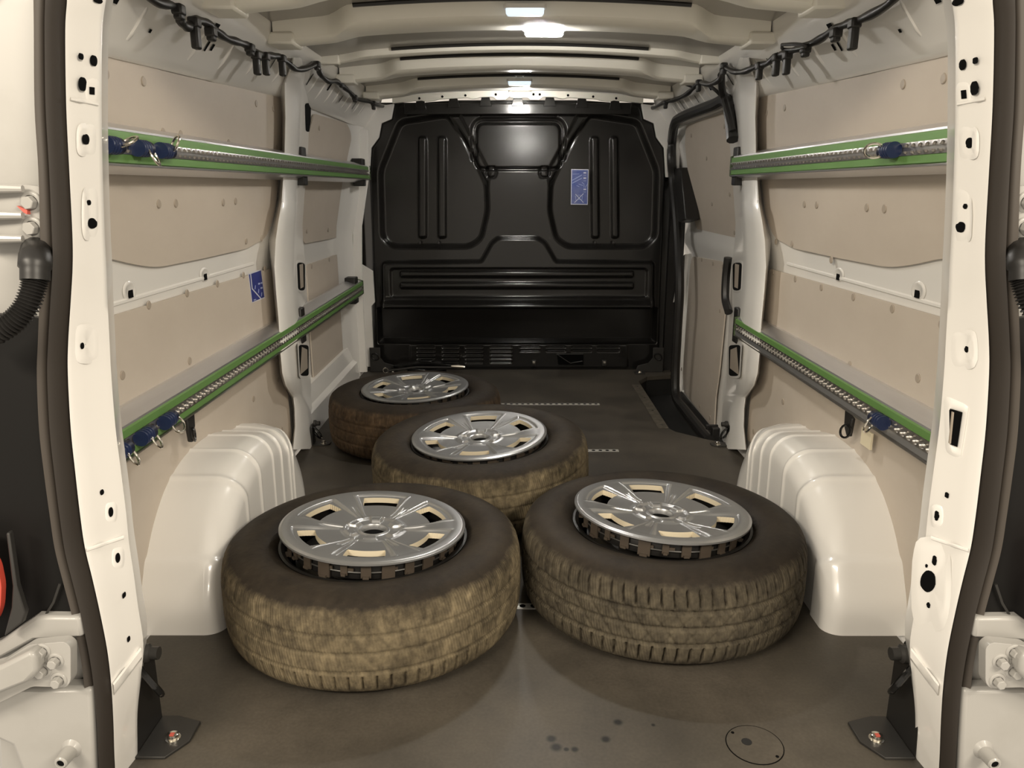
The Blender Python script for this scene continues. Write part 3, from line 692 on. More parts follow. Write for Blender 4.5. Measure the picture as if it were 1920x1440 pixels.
# ================================================================== BULKHEAD
def bulkhead():
    X0, X1, Z0, Z1 = -.80, .80, -.02, 1.345
    nx, nz = 400, 342
    xs = np.linspace(X0, X1, nx); zs = np.linspace(Z0, Z1, nz)
    GX, GZ = np.meshgrid(xs, zs)
    YB = 3.97
    def P(pts): return [(p.x, p.z) for p in (ony(u, v, YB) for u, v in pts)]
    def sdf(poly):
        d = np.full(GX.shape, 1e9); sg = np.ones(GX.shape); n = len(poly)
        for i in range(n):
            ax, az = poly[i]; bx, bz = poly[i - 1]
            ex, ez = bx - ax, bz - az; wx, wz = GX - ax, GZ - az
            t = np.clip((wx * ex + wz * ez) / (ex * ex + ez * ez + 1e-12), 0, 1)
            d = np.minimum(d, (wx - ex * t) ** 2 + (wz - ez * t) ** 2)
            c1 = GZ >= az; c2 = GZ < bz; c3 = ex * wz > ez * wx
            flip = (c1 & c2 & c3) | (~c1 & ~c2 & ~c3); sg = np.where(flip, -sg, sg)
        return sg * np.sqrt(d)
    def sm(sd, w): # 1 inside, 0 outside
        t = np.clip(.5 - sd / w, 0, 1); return t * t * (3 - 2 * t)
    D = np.zeros(GX.shape)
    mir = lambda poly: [(1945 - u, v) for u, v in poly]
    rec = [(748, 228), (838, 214), (872, 262), (912, 345), (914, 395), (902, 448), (880, 463), (735, 463), (716, 445), (712, 320)]
    for poly in (rec, mir(rec)):
        D -= .034 * sm(sdf(rounded(P(poly), .03, 4)), .030)
    for u0, u1 in ((783, 797), (820, 834), (1110, 1123), (1148, 1160)):
        D += .012 * sm(sdf(rounded(P([(u0, 256), (u1, 256), (u1 + 1, 446), (u0 + 1, 446)]), .012, 3)), .014)
    # dark channels either side of the hatch
    for poly in ([(843, 216), (862, 216), (918, 322), (914, 350)],):
        for q in (poly, mir(poly)): D -= .012 * sm(sdf(P(q)), .018)
    # hatch with groove and two tab notches
    h = sdf(rounded(P([(892, 229), (1052, 229), (1052, 317), (892, 317)]), .045, 6))
    D -= .014 * sm(np.abs(h) - .0075, .008)
    h2 = sdf(rounded(P([(886, 224), (1058, 224), (1058, 312), (886, 312)]), .06, 6)); D -= .014 * sm(np.abs(h2) - .010, .014) * (GZ > 1.06)
    for u in (921, 1021):
        t_ = sdf(rounded(P([(u - 9, 312), (u + 9, 312), (u + 9, 333), (u - 9, 333)]), .022, 5))
        D -= .012 * sm(np.abs(t_) - .004, .006) * (GZ < 1.035)
    D += .008 * sm(sdf(rounded(P([(902, 215), (1042, 215), (1042, 221), (902, 221)]), .008, 2)), .01)
    # lower raised field with the trapezoid above
    low = [(718, 492), (903, 490), (922, 455), (934, 446), (1008, 446), (1022, 455), (1042, 490), (1224, 492), (1222, 585), (720, 585)]
    D += .030 * sm(sdf(rounded(P(low), .015, 3)), .022)
    fr_ = sdf(rounded(P([(733, 503), (1212, 503), (1210, 556), (735, 556)]), .02, 3)); D -= .012 * sm(fr_, .012)
    for v0, v1 in ((508, 518), (529, 539)):
        D += .014 * sm(sdf(rounded(P([(752, v0), (1186, v0), (1186, v1), (752, v1)]), .006, 3)), .014)
    # ledge: a rolled lip, below it the sheet falls back into a deep dark recess
    zl = .345
    lip = np.exp(-((GZ - zl) / .022) ** 2); inx = np.clip((.71 - np.abs(GX)) / .03, 0, 1); D += .052 * lip * inx
    D -= .135 * sm(sdf([(-.72, .318), (.72, .318), (.72, .148), (-.72, .148)]), .024)
    # vent strip
    D += .006 * sm(sdf(rounded(P([(770, 645), (1176, 645), (1176, 688), (770, 688)]), .01, 2)), .01)
    for g0, g1 in ((783, 815), (830, 860), (873, 905), (920, 960), (975, 1012), (1025, 1060), (1072, 1108), (1120, 1160)):
        for v0 in (648, 655, 662, 669, 676):
            if g0 > 960 and v0 > 658: continue
            D -= .010 * sm(sdf(P([(g0, v0), (g1, v0), (g1, v0 + 3), (g0, v0 + 3)])), .006)
    # outer margin falls back at the sides
    D -= .05 * np.clip((np.abs(GX) - .735) / .05, 0, 1)
    Y = YB + .028 * GZ - .014 - D
    keep = np.abs(GX) < .80
    V = np.stack([GX.ravel(), Y.ravel(), GZ.ravel()], 1)
    # trim the top to the roof: crowned outline
    ztop = 1.352 - .036 * (GX / .66) ** 2 - np.clip(np.abs(GX) - .58, 0, 1) * .9
    V[:, 2] = np.where(GZ > .9, .9 + (GZ - .9) * (ztop - .9) / (Z1 - .9), GZ).ravel() if False else np.minimum(GZ, ztop).ravel()
    idx = np.arange(nx * nz).reshape(nz, nx)
    Fq = np.stack([idx[:-1, :-1], idx[:-1, 1:], idx[1:, 1:], idx[1:, :-1]], -1).reshape(-1, 4)
    zz = V[:, 2][Fq]; Fq = Fq[(zz.max(1) - zz.min(1)) > 1e-6]
    me = bpy.data.meshes.new('wall_front'); me.from_pydata(V.tolist(), [], Fq.tolist())
    bm = bmesh.new(); bm.from_mesh(me); bmesh.ops.delete(bm, geom=[v for v in bm.verts if not v.link_faces], context='VERTS'); bm.to_mesh(me); bm.free()
    me.polygons.foreach_set('use_smooth', [True] * len(me.polygons)); me.materials.append(M['bulk'])
    o = bpy.data.objects.new('wall_front', me); col.objects.link(o); struct(o)
    # steel edge that the sheet is bolted to
    m = MB(); m.box((0, 4.06, .66), (1.62, .02, 1.36)); m.build('bulkhead_backing', M['bulk'], o, False)
    m = MB()
    for x in (-.47, -.31, -.155, .0, .155, .31, .47):
        z = zroof(x, 3.9) - .044
        q = [(x + .022 * math.cos(t), z + .020 * math.sin(t)) for t in [math.pi * k / 8 for k in range(9)]] + [(x - .03, z - .03), (x + .03, z - .03)]
        m = MB(); m.prism([(a, 3.935, b) for a, b in q], [(a, 3.96, b) for a, b in q]); tb = m.build('top_tab', M['bulk'], o, bevel=.002)
    m = MB(); m.box((0, 3.95, 1.300), (1.10, .012, .05)); m.build('top_flange', M['bulk'], o, bevel=.004)
    # two catches and a pocket in the vent strip
    for u, v in ((1001, 680), (1133, 680)):
        c = ony(u, v, 3.945); m = MB(); m.box(c, (.026, .02, .030)); q = m.build('floor_catch', M['grey'], o, bevel=.003)
        m = MB(); m.box(c + Vector((.0, -.012, .004)), (.014, .006, .012)); m.build('catch_clip', M['chrome'], q, bevel=.002)
    P4 = [ony(u, v, 3.935) for u, v in ((1045, 665), (1094, 665), (1094, 684), (1047, 684))]
    m = MB(); m.prism(P4, [p + Vector((0, .02, 0)) for p in P4]); pk = m.build('pocket', M['hole'], o, False)
    m = MB(); m.tube([ony(u, v, 3.930) for u, v in ((1044, 664), (1060, 675), (1070, 681), (1092, 677))], .0025, 6); m.tube([ony(u, v, 3.930) for u, v in ((1044, 664), (1094, 664))], .002, 6)
    m.build('pocket_edge', M['grey'], pk)
    for u in (787, 822, 1116, 1150):
        c = ony(u, 455, 3.975); m = MB(); m.lathe([(.008, 0), (.006, -.006), (.0001, -.007)], axis='y', n=10, c=c); m.build('stud', M['grey'], o)
    return o
wall_front = bulkhead()

# ================================================================== SLIDING DOOR (right, front)
def yz_side(pix, s=1, off=0., prof=PROFF): return [ons(u, v, s, off, prof) for u, v in pix]
def door():
    root = empty('door_1', (.85, 3.3, -.08)); struct(root, 'white sliding side door with two hardboard linings')
    m = MB(); zs = [-.10, -.06, .0, .3, .60, .66, .70, .76, .95, 1.15, 1.26]
    ys = [2.80, 2.9, 3.1, 3.3, 3.5, 3.7, 3.9, 4.10]
    secs = []
    for y in ys:
        lift = max(0, 1 - abs(y - 2.78) / .05) * 0
        secs.append([(interp(PROFF, z) + .012 - (.022 if .61 < z < .74 else 0), y, z) for z in zs])
    m.loft(secs)
    m.loft([[(interp(PROFF, z) + .06, y, z) for z in zs] for y in ys])
    for o_ in (m.build('door_skin', M['white'], root, angle=50),): o_.location = -Vector(root.location)
    # raised rim along the lower front and bottom edge
    m = MB(); path = [onx(u, v, .858) for u, v in ((1284, 480), (1281, 560), (1278, 640), (1275, 700), (1275, 735), (1282, 752), (1312, 790), (1340, 822))]
    path = catmull(path, 6); secs = []
    for p in path: secs.append([p + Vector((.02, .02, -.012)), p + Vector((-.008, .016, -.008)), p + Vector((-.010, 0, 0)), p + Vector((-.004, -.018, .010)), p + Vector((.02, -.022, .012))])
    m.loft(secs); o = m.build('door_rim', M['white'], root); o.location = -Vector(root.location)
    # black seal round the opening, on the body side
    path = [onx(u, v, .722) for u, v in ((1374, 262), (1369, 215), (1362, 187), (1340, 196), (1310, 207), (1280, 219), (1266, 230))] + [onx(u, v, .755) for u, v in ((1260, 262), (1259, 300))] + [onx(u, v, .770) for u, v in ((1262, 340), (1268, 400), (1272, 470), (1274, 540), (1270, 620), (1266, 700), (1268, 745), (1285, 770), (1330, 826))]
    path = catmull(path, 7)
    m = MB(); m.tube(path, .022, 10); o = m.build('opening_seal', M['black'], root); o.location = -Vector(root.location)
    # pull handle box
    q = [onx(u, v, .80) for u, v in ((1266, 318), (1287, 314), (1296, 412), (1278, 418))]
    m = MB(); m.prism([p + Vector((-.028, 0, 0)) for p in q], [p + Vector((.04, 0, 0)) for p in q]); o = m.build('lock_cover', M['black'], root, bevel=.006); o.location = -Vector(root.location)
    # black rubber stop between door and pillar
    path = catmull([onx(u, v, .80) for u, v in ((1365, 483), (1361, 520), (1360, 560), (1366, 585))], 5)
    m = MB(); m.tube(path, .016, 8); o = m.build('rubber_stop', M['black'], root); o.location = -Vector(root.location)
    # roller bracket at the foot
    m = MB(); c = onx(1341, 812, .80)
    m.box(c, (.03, .03, .05)); m.box(c + Vector((-.01, .02, .02)), (.05, .012, .02)); o = m.build('roller_bracket', M['black'], root, bevel=.003); o.location = -Vector(root.location)
    return root
door_1 = door()

# ================================================================== LINING PANELS
plug_mb = MB(); plug_mb.lathe([(.0098, .0), (.0098, -.0012), (.0085, -.0022), (.0001, -.0024)], axis='x', n=14)
def lining(poly_pix, rad, s, prof, off, th, label, plugs, group, clamp=None, mirror=False):
    """a slab cut to the outline, lying on the wall at s; plug pixels give the screw plugs"""
    sd = -1 if mirror else s
    pts = [ons(u, v, sd, off, prof) for u, v in poly_pix]
    yz = rounded([(p.y, p.z) for p in pts], rad, 6)
    if clamp: yz = [(max(clamp[0], min(clamp[1], y)), z) for y, z in yz]
    def fx(z, o): return s * (interp(prof, z) - o)
    # keep each panel flat: straight from its top to its foot
    zt, zb = max(z for y, z in yz), min(z for y, z in yz); xt, xb = fx(zt, off + th), fx(zb, off + th)
    def X(z): return xb + (xt - xb) * (z - zb) / (zt - zb)
    c = Vector((X((zt + zb) / 2), sum(y for y, z in yz) / len(yz), zb))
    fr = [Vector((X(z), y, z)) - c for y, z in yz]
    bk = [p + Vector((s * th, 0, 0)) for p in fr]
    m = MB(); m.prism(fr, bk)
    o = m.build('lining_panel', M['lining'], None, False, bevel=.0012, loc=c)
    tag(o, label, 'panel', group)
    pm = plug_mb.mesh('screw_plug', M['plug']) if s > 0 else None
    if s < 0:
        q = MB(); q.lathe([(.0098, .0), (.0098, .0012), (.0085, .0022), (.0001, .0024)], axis='x', n=14); pm = q.mesh('screw_plug', M['plug'])
    for u, v in plugs:
        p = ons(u, v, s, off + th, prof); z = p.z
        for _ in range(20):
            p = onx(u, v, X(max(zb, min(zt, z)))); z = p.z
        copies(pm, 'screw_plug', o, [Vector((X(z), p.y, z)) - c])
    return o, X
GP = 'hardboard linings of the cargo area'
pan_ul, _ = lining([(60, 70), (330, 140), (523, 182), (529, 215), (527, 260), (519, 330), (512, 400), (497, 445), (460, 466), (380, 484), (290, 502), (245, 496), (190, 482), (60, 520)], [0, 0, .05, .05, 0, 0, .04, .06, .04, 0, .06, .05, .05, 0], -1, PROF, .002, .006,
    'beige lining panel behind the upper left rail that carries three rings', [(198, 138), (268, 152), (480, 194), (512, 203), (297, 382), (329, 381), (418, 379), (441, 377), (461, 452), (490, 447), (305, 248), (338, 252), (428, 268), (518, 277)], GP, (1.22, 3))
pan_ll, XLL = lining([(40, 640), (200, 594), (350, 549), (506, 503), (512, 540), (520, 640), (531, 735), (549, 755), (551, 815), (530, 834), (480, 905), (410, 960), (330, 1060), (150, 1290), (60, 1400)], [0, 0, 0, .03, .02, 0, .02, .01, .01, .01, 0, 0, 0, 0, 0], -1, PROF, .002, .006,
    'beige hardboard lining panel below the waist on the left, carrying the blue square sticker', [(278, 572), (350, 550), (407, 532), (456, 516), (496, 504), (229, 704), (355, 677), (475, 748), (528, 806), (521, 712)], GP, (1.20, 2.62))
pan_ur, _ = lining([(60, 70), (330, 140), (523, 182), (529, 215), (527, 260), (519, 330), (512, 400), (497, 445), (460, 466), (380, 484), (290, 502), (245, 496), (190, 482), (60, 520)], [0, 0, .05, .05, 0, 0, .04, .06, .04, 0, .06, .05, .05, 0], 1, PROF, .002, .006,
    'beige lining panel behind the upper right rail that carries one ring', [(1693, 158), (1769, 147), (1471, 202), (1437, 210), (1508, 383), (1531, 384), (1625, 389), (1658, 391), (1455, 453), (1485, 457), (1621, 260), (1653, 257), (1500, 279), (1526, 276), (1558, 487)], GP, (1.22, 3), True)
pan_lr, _ = lining([(40, 640), (200, 594), (350, 549), (506, 503), (512, 540), (520, 640), (531, 735), (549, 755), (551, 815), (530, 834), (480, 905), (410, 960), (330, 1060), (150, 1290), (60, 1400)], [0, 0, 0, .03, .02, 0, .02, .01, .01, .01, 0, 0, 0, 0, 0], 1, PROF, .002, .006,
    'beige hardboard lining panel below the waist on the right, above the right wheel arch', [(1449, 510), (1491, 523), (1540, 539), (1600, 557), (1673, 579), (1765, 608), (1593, 684), (1721, 709), (1468, 753), (1413, 809), (1422, 717)], GP, (1.20, 2.62), True)
pan_fu, _ = lining([(586, 213), (648, 231), (656, 250), (656, 300), (651, 380), (640, 425), (630, 445), (568, 457), (560, 420), (558, 370), (566, 330), (574, 260)], [.02, .04, .03, 0, 0, .03, .04, .03, 0, 0, 0, 0], -1, PROFF, .003, .006,
    'shaded upper lining panel between the left middle pillar and the black bulkhead', [(598, 240), (575, 433), (615, 431)], GP)
pan_fl, _ = lining([(572, 497), (630, 477), (642, 482), (650, 520), (655, 560), (664, 668), (660, 682), (588, 738), (585, 700), (578, 600)], [.02, .03, .03, 0, 0, .02, .02, .02, 0, 0], -1, PROFF, .003, .006,
    'lower lining panel between the left middle pillar and the black bulkhead', [(584, 500), (617, 487), (635, 481), (617, 704), (594, 727)], GP)
pan_du, _ = lining([(1288, 236), (1362, 209), (1371, 225), (1378, 280), (1385, 350), (1386, 400), (1380, 456), (1330, 449), (1312, 440), (1302, 410), (1292, 330), (1286, 270)], [.03, .03, .03, 0, 0, 0, .02, .03, .04, 0, 0, 0], 1, PROFF, -.008, .006,
    'hardboard panel on the upper half of the right sliding door, beside the black lock cover', [(1296, 254), (1358, 237), (1325, 297), (1376, 321), (1335, 382), (1316, 436), (1377, 436), (1368, 364)], GP)
pan_dl, _ = lining([(1300, 481), (1358, 490), (1360, 520), (1362, 590), (1352, 700), (1346, 745), (1341, 806), (1284, 734), (1284, 700), (1290, 600), (1296, 500)], [.02, .02, 0, 0, 0, 0, .02, .03, 0, 0, .02], 1, PROFF, -.008, .006,
    'hardboard panel on the lower half of the right sliding door, next to the black step', [(1316, 487), (1337, 494), (1355, 500), (1350, 583), (1312, 761), (1331, 783), (1278, 692)], GP)

# ================================================================== LOAD RAILS
def load_rail(s, zc, y0, y1, label, lower):
    xw = interp(PROF, zc) - .010                 # lining surface
    root = empty('load_rail', (s * xw, (y0 + y1) / 2, zc)); tag(root, label, 'rail', 'load securing rails'); ym = (y0 + y1) / 2
    h0, h1, dp = .0450, .0285, .058
    def seg(name, prof, m_, closed=True, ya=y0, yb=y1, bev=0):
        m = MB(); m.loft([[(-s * d, y - ym, z) for d, z in prof] for y in (ya, yb)], closed, closed); return m.build(name, M[m_], root, False, bevel=bev)
    seg('profile', [(.0, h0), (.012, h0 + .001), (dp - .004, h1 + .004), (dp - .003, h1), (dp - .003, -h1), (dp - .004, -h1 - .004), (.012, -h0 - .001), (0, -h0)], 'alu')
    seg('upper_band', [(dp - .003, h1), (dp + .002, h1 - .002), (dp + .002, .0118), (dp - .003, .0118)], 'green')
    seg('lower_band', [(dp - .003, -h1), (dp + .002, -h1 + .002), (dp + .002, -.0118), (dp - .003, -.0118)], 'alu' if (lower and s > 0) else 'green')
    seg('edge_bead', [(dp - .003, -h1 - .001), (dp + .0035, -h1 - .001), (dp + .0035, -h1 - .0045), (dp - .004, -h1 - .005)], 'track')
    # scalloped load track: a floor and two toothed lips
    seg('track_bed', [(dp - .0028, .0118), (dp - .0020, .0118), (dp - .0020, -.0118), (dp - .0028, -.0118)], 'track')
    for sg in (1, -1):
        m = MB(); n = int((y1 - y0) / .025); fr = []
        outl = [(y0 - ym, sg * .0118), (y1 - ym, sg * .0118)]; teeth = []
        for i in range(n):
            yc = y1 - ym - .0125 - i * .025
            for k in range(7):
                a = math.pi * k / 6; teeth.append((yc + .0092 * math.cos(a), sg * (.0036 + .0062 * math.sin(a))))
        secs = []
        base = [(t[0], sg * .0118) for t in teeth]
        m.loft([[(-s * (dp + .0038), a, b) for a, b in base], [(-s * (dp + .0042), a, b) for a, b in teeth], [(-s * (dp - .0015), a, b) for a, b in teeth]])
        m.build('track_lip', M['track'], root)
    m = MB(); q = [(.0, h0 + .003), (.012, h0 + .003), (dp + .004, h1 + .004), (dp + .004, -h1 - .004), (.012, -h0 - .003), (0, -h0 - .003)]
    for name, ya in (('end_cap', y1 - .012), ('end_cap', y0)):
        m = MB(); m.loft([[(-s * d, y - ym, z) for d, z in q] for y in (ya, ya + .014)], True, True); m.build(name, M['greendk'], root, False, bevel=.002)
    # black clamp behind the rail at the middle pillar
    m = MB(); m.box((-s * .028, 2.70 - ym, 0), (.05, .05, .125)); m.build('clamp', M['black'], root, bevel=.004)
    if y1 > 3: m = MB(); m.box((-s * .028, y1 - .12 - ym, 0), (.05, .07, .125)); m.build('clamp', M['black'], root, bevel=.004)
    return root, xw - dp
ZU, ZL = 1.0, .457
_, FXU = load_rail(-1, ZU, 1.22, 3.88, 'green and aluminium load rail along the left wall above the waist', False)
_, FXL = load_rail(-1, ZL, 1.22, 3.78, 'green and aluminium load rail along the left wall below the waist', True)
load_rail(1, ZU, 1.22, 2.72, 'shorter green load rail along the right wall above the waist', False)
load_rail(1, ZL, 1.22, 2.68, 'shorter green load rail along the right wall below the waist', True)

# ---- ring fittings snapped into the rails
def fitting(s, y, zc, fx, label, ring_rot, ring_dir, group, flip=1):
    root = empty('ring_fitting', (s * fx, y, zc)); tag(root, label, 'tie-down ring', group); root.scale = (.84, .80, .84)
    inw = -s
    m = MB()
    prof = [(.0001, -.034), (.006, -.0338), (.0125, -.0335)]
    for k in range(3):
        a = -.034 + k * .012
        prof += [(.0185, a + .0008), (.0185, a + .0062), (.0135, a + .0072), (.0135, a + .0112)]
    prof += [(.0185, .003), (.0185, .006), (.015, .007), (.0001, .007)]
    m.lathe([(r, h * flip) for r, h in prof], axis='y', n=20, c=(inw * .017, 0, 0))
    m.build('grip_body', M['blue'], root)
    m = MB(); m.lathe([(r, h * flip) for r, h in ((.0001, .008), (.013, .008), (.017, .012), (.0175, .026), (.012, .031), (.0001, .031))], axis='y', n=18, c=(inw * .015, 0, 0)); m.build('ring_socket', M['bluedk'], root)
    m = MB(); m.box((inw * .009, flip * .040, .0), (.014, .022, .013)); st = m.build('locking_tongue', M['black'], root, bevel=.003)
    m = MB(); m.lathe([(.006, 0), (.006, inw * .008), (.004, inw * .010), (.0001, inw * .0105)], axis='x', n=12, c=(.0, flip * .056, 0)); m.build('pin_head', M['chrome'], root)
    m = MB(); d = Vector(ring_dir).normalized()
    m.torus(Vector((inw * .024, flip * .012, 0)) + d * .019, .021, .0031, ring_rot, 28, 8, 1.0)
    m.build('ring', M['chrome'], root)
    return root
def ring_at(u, v, s, zc, label, L2, op, g, flip=1):
    vw = Vector(ray(u, v)).normalized(); d = Vector((L2[0], L2[1] * SIN, L2[1] * COS)).normalized()
    sd = vw.cross(d).normalized(); rot = sd * math.sqrt(1 - op * op) + vw * op
    p = onx(u, v, s * (FXU - .018 if zc > .8 else FXL - .018)); return fitting(s, p.y, zc, FXU if zc > .8 else FXL, label, rot, d, g, flip)
G1 = 'ring fittings on the load rails'
ring_at(216, 274, -1, ZU, 'blue ring fitting nearest the rear pillar on the upper left rail', (.9, .42), .18, G1)
ring_at(273, 282, -1, ZU, 'middle of the three blue ring fittings on the upper left rail', (.55, -.83), .2, G1)
ring_at(315, 287, -1, ZU, 'third blue ring fitting from the rear pillar on the upper left rail, ring upright', (.12, .25), .25, G1)
ring_at(235, 856, -1, ZL, 'blue ring fitting nearest the rear pillar on the lower left rail', (.55, -.83), .35, G1)
ring_at(280, 826, -1, ZL, 'middle of the three blue ring fittings on the lower left rail', (.55, -.83), .35, G1)
ring_at(322, 797, -1, ZL, 'blue ring fitting on the lower left rail beside the hanging black clip', (.5, -.83), .7, G1)
ring_at(1659, 293, 1, ZU, 'only blue ring fitting on the upper right rail', (-.8, .0), .75, G1, 1)
ring_at(1640, 806, 1, ZL, 'only blue ring fitting on the lower right rail', (-.5, -.83), .3, G1, 1)
# black clips hanging behind the lower rails, and a cream tag
def hanging_clip(s, u, v, name, label, h):
    c = onx(u, v, s * (FXL + .02)); root = empty(name, c); tag(root, label, 'clip')
    m = MB(); m.prism([(0, a, b) for a, b in ((-.022, .02), (.022, .03), (.018, -.01), (-.002, -h), (-.014, -h * .9))], [(s * .01, a, b) for a, b in ((-.022, .02), (.022, .03), (.018, -.01), (-.002, -h), (-.014, -h * .9))])
    m.build('clip_body', M['black'], root, bevel=.003)
    m = MB(); m.torus((-s * .004, -.004, -h * .55), .014, .003, (1, .3, 0), 18, 6, 1.4); m.build('clip_loop', M['gloss'], root)
hanging_clip(-1, 360, 795, 'strap_clip', 'black plastic clip hanging behind the lower left rail', .045)
hanging_clip(1, 1588, 795, 'strap_clip', 'black plastic clip hanging behind the lower right rail', .03)
c = onx(1625, 822, FXL + .035)
m = MB(); m.box((0, 0, 0), (.006, .05, .04)); tag(m.build('cream_tag', M['cream'], None, False, bevel=.001, loc=c), 'small cream plastic tag under the lower right rail behind its ring', 'tag')

# ================================================================== WHEELS
def tyre_mesh(kind, mt):
    RT, W = .322, .205
    na = 900
    # half profile from inner bead (bottom) round the tread to the upper bead: (r, z)
    low = [(.200, .032), (.205, .020), (.218, .010), (.237, .004), (.257, .001), (.276, .003), (.292, .008), (.303, .014), (.311, .021)]
    zt = list(np.linspace(.030, .175, 38))
    tread = [(RT - .0065 * abs((z - .1025) / .0725) ** 3.2, z) for z in zt]
    up = [(r, .205 - z) for r, z in reversed(low)]
    prof = low + tread + up
    A = np.linspace(0, 2 * np.pi, na, endpoint=False)
    pr = np.array(prof); Rr = np.repeat(pr[:, 0:1], na, 1); Zz = np.repeat(pr[:, 1:2], na, 1); AA = np.repeat(A[None, :], len(prof), 0)
    Hn = np.zeros(Rr.shape)
    t = (Zz - .1025) / .0725                           # -1..1 over the tread
    intread = (np.abs(t) <= 1.12)
    def groove(center, w, d): return d * np.exp(-(((t - center) / w) ** 4))
    rs = np.random.RandomState(5)
    if kind == 'A':
        for c in (-.52, .02, .52): Hn -= groove(c, .040, .0038)
        ph = (AA * 76 / (2 * np.pi)) % 1
        sl = np.exp(-(((ph - .5) / .085) ** 4)); Hn -= .0060 * sl * (t < -.66) * (t > -1.12)
        ph2 = (AA * 76 / (2 * np.pi) + .3) % 1
        Hn -= .0020 * np.exp(-(((ph2 - .5) / .06) ** 4)) * (t > .70) * (t < 1.12)
        ph3 = (AA * 60 / (2 * np.pi) + t * .9) % 1
        Hn -= .0012 * np.exp(-(((ph3 - .5) / .07) ** 4)) * (np.abs(t) < .5)
        Hn -= .0012 * (np.sin(AA * 37) * np.sin(AA * 23 + 1.3) > .2) * (t > .72)
    else:
        for c in (-.50, .0, .48): Hn -= groove(c, .045, .005)
        for sgn, off in ((-1, 0), (1, .4)):
            ph = (AA * 80 / (2 * np.pi) + off + sgn * t * .25) % 1
            Hn -= .0095 * np.exp(-(((ph - .5) / .085) ** 4)) * (sgn * t > .60) * (np.abs(t) < 1.14)
        ph3 = (AA * 48 / (2 * np.pi) + np.abs(t) * 1.3 * np.sign(t)) % 1
        Hn -= .0030 * np.exp(-(((ph3 - .5) / .07) ** 4)) * (np.abs(t) < .56)
        ph4 = (AA * 48 / (2 * np.pi) - t * 1.6 + .3) % 1
        Hn -= .0018 * np.exp(-(((ph4 - .5) / .06) ** 4)) * (np.abs(t) < .5)
    Rr = Rr + Hn * intread
    X, Y = Rr * np.cos(AA), Rr * np.sin(AA)
    n = len(prof); V = np.stack([X, Y, Zz], -1).reshape(-1, 3)
    idx = np.arange(n * na).reshape(n, na); nx_ = np.roll(idx, -1, 1)
    Fq = np.stack([idx[:-1], nx_[:-1], nx_[1:], idx[1:]], -1).reshape(-1, 4)
    me = bpy.data.meshes.new('tyre'); me.from_pydata(V.tolist(), [], Fq.tolist())
    me.polygons.foreach_set('use_smooth', [True] * len(me.polygons)); me.materials.append(mt); return me
def cover_mesh():
    """six-window wheel cover as one polar sheet with cut windows"""
    RO, na, nr = .200, 720, 84
    rs = [.0255 + (RO - .0255) * k / (nr - 1) for k in range(nr)]
    def height(r, a):
        k = ((a / (2 * math.pi) * 6) % 1) - .5          # 0 at the window middle
        da = abs(k) * 60                               # degrees from window axis
        S = lambda x, lo, hi: (lambda q: q * q * (3 - 2 * q))(min(1, max(0, (x - lo) / (hi - lo))))
        h = .0 - .012 * (1 - S(r, .06, .18))           # shallow cone
        h += .0010 * S(r, .17, .185) - .003 * S(r, .194, .200)
        edge = 22.5 - 1.5 * S(r, .08, .16)                 # petal half angle
        inpet = (1 - S(da, edge - 2.2, edge)) * S(r, .066, .074) * (1 - S(r, .170, .174))
        h -= inpet * (.0015 + .0025 * S(r, .080, .130))
        rim_l = math.exp(-((da - edge - 1.0) / .7) ** 2) * S(r, .07, .08) * (1 - S(r, .172, .178)); h += .0014 * rim_l
        # spoke: two fine raised lines near the hub
        ds = 30 - da
        h += .0020 * math.exp(-((ds - 2.6) / .6) ** 2) * S(r, .062, .072) * (1 - S(r, .105, .125))
        h -= .003 * math.exp(-(ds / 2.4) ** 2) * S(r, .06, .07) * (1 - S(r, .10, .125))
        # hub with six faceted bolt covers
        hub = 1 - S(r, .054, .064); h -= .005 * hub
        lob = (1 - S(da, 11, 17)) * S(r, .038, .044) * (1 - S(r, .057, .066)); h += .0065 * lob
        h += .003 * S(r, .026, .028) * (1 - S(r, .030, .034))
        h -= .002 * (1 - S(r, .0255, .028))
        return h
    V = []; Fc = []
    for r in rs:
        for j in range(na):
            a = 2 * math.pi * j / na; V.append((r * math.cos(a), r * math.sin(a), height(r, a)))
    def inwin(r, a):
        k = ((a / (2 * math.pi) * 6) % 1) - .5; da = abs(k) * 60
        w = 17.5 - 2.5 * max(0, (r - .130) / .03)
        return .124 < r < .163 and da < w
    for i in range(nr - 1):
        for j in range(na):
            r = (rs[i] + rs[i + 1]) / 2; a = 2 * math.pi * (j + .5) / na
            if inwin(r, a): continue
            j2 = (j + 1) % na; Fc.append((i * na + j, i * na + j2, (i + 1) * na + j2, (i + 1) * na + j))
    bm = bmesh.new(); vs_ = [bm.verts.new(v) for v in V]; bm.verts.ensure_lookup_table()
    for f in Fc: bm.faces.new([vs_[i] for i in f])
    bmesh.ops.delete(bm, geom=[v for v in bm.verts if not v.link_faces], context='VERTS')
    be = [e for e in bm.edges if len(e.link_faces) == 1]
    for e_ in be: e_.tag = True
    old = set(bm.faces)
    ex = bmesh.ops.extrude_edge_only(bm, edges=be)
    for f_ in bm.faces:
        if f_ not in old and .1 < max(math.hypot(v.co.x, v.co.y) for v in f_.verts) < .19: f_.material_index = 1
    for v in ex['geom']:
        if isinstance(v, bmesh.types.BMVert):
            r = math.hypot(v.co.x, v.co.y)
            v.co.z -= .004 if r > .195 else (.03 if r < .03 else .0125)
    bmesh.ops.recalc_face_normals(bm, faces=bm.faces)
    me = bpy.data.meshes.new('wheel_cover'); bm.to_mesh(me); bm.free()
    me.polygons.foreach_set('use_smooth', [True] * len(me.polygons)); me.set_sharp_from_angle(angle=R(42)); me.materials.append(M['silver']); me.materials.append(M['litwall']); return me
cov_me = cover_mesh()
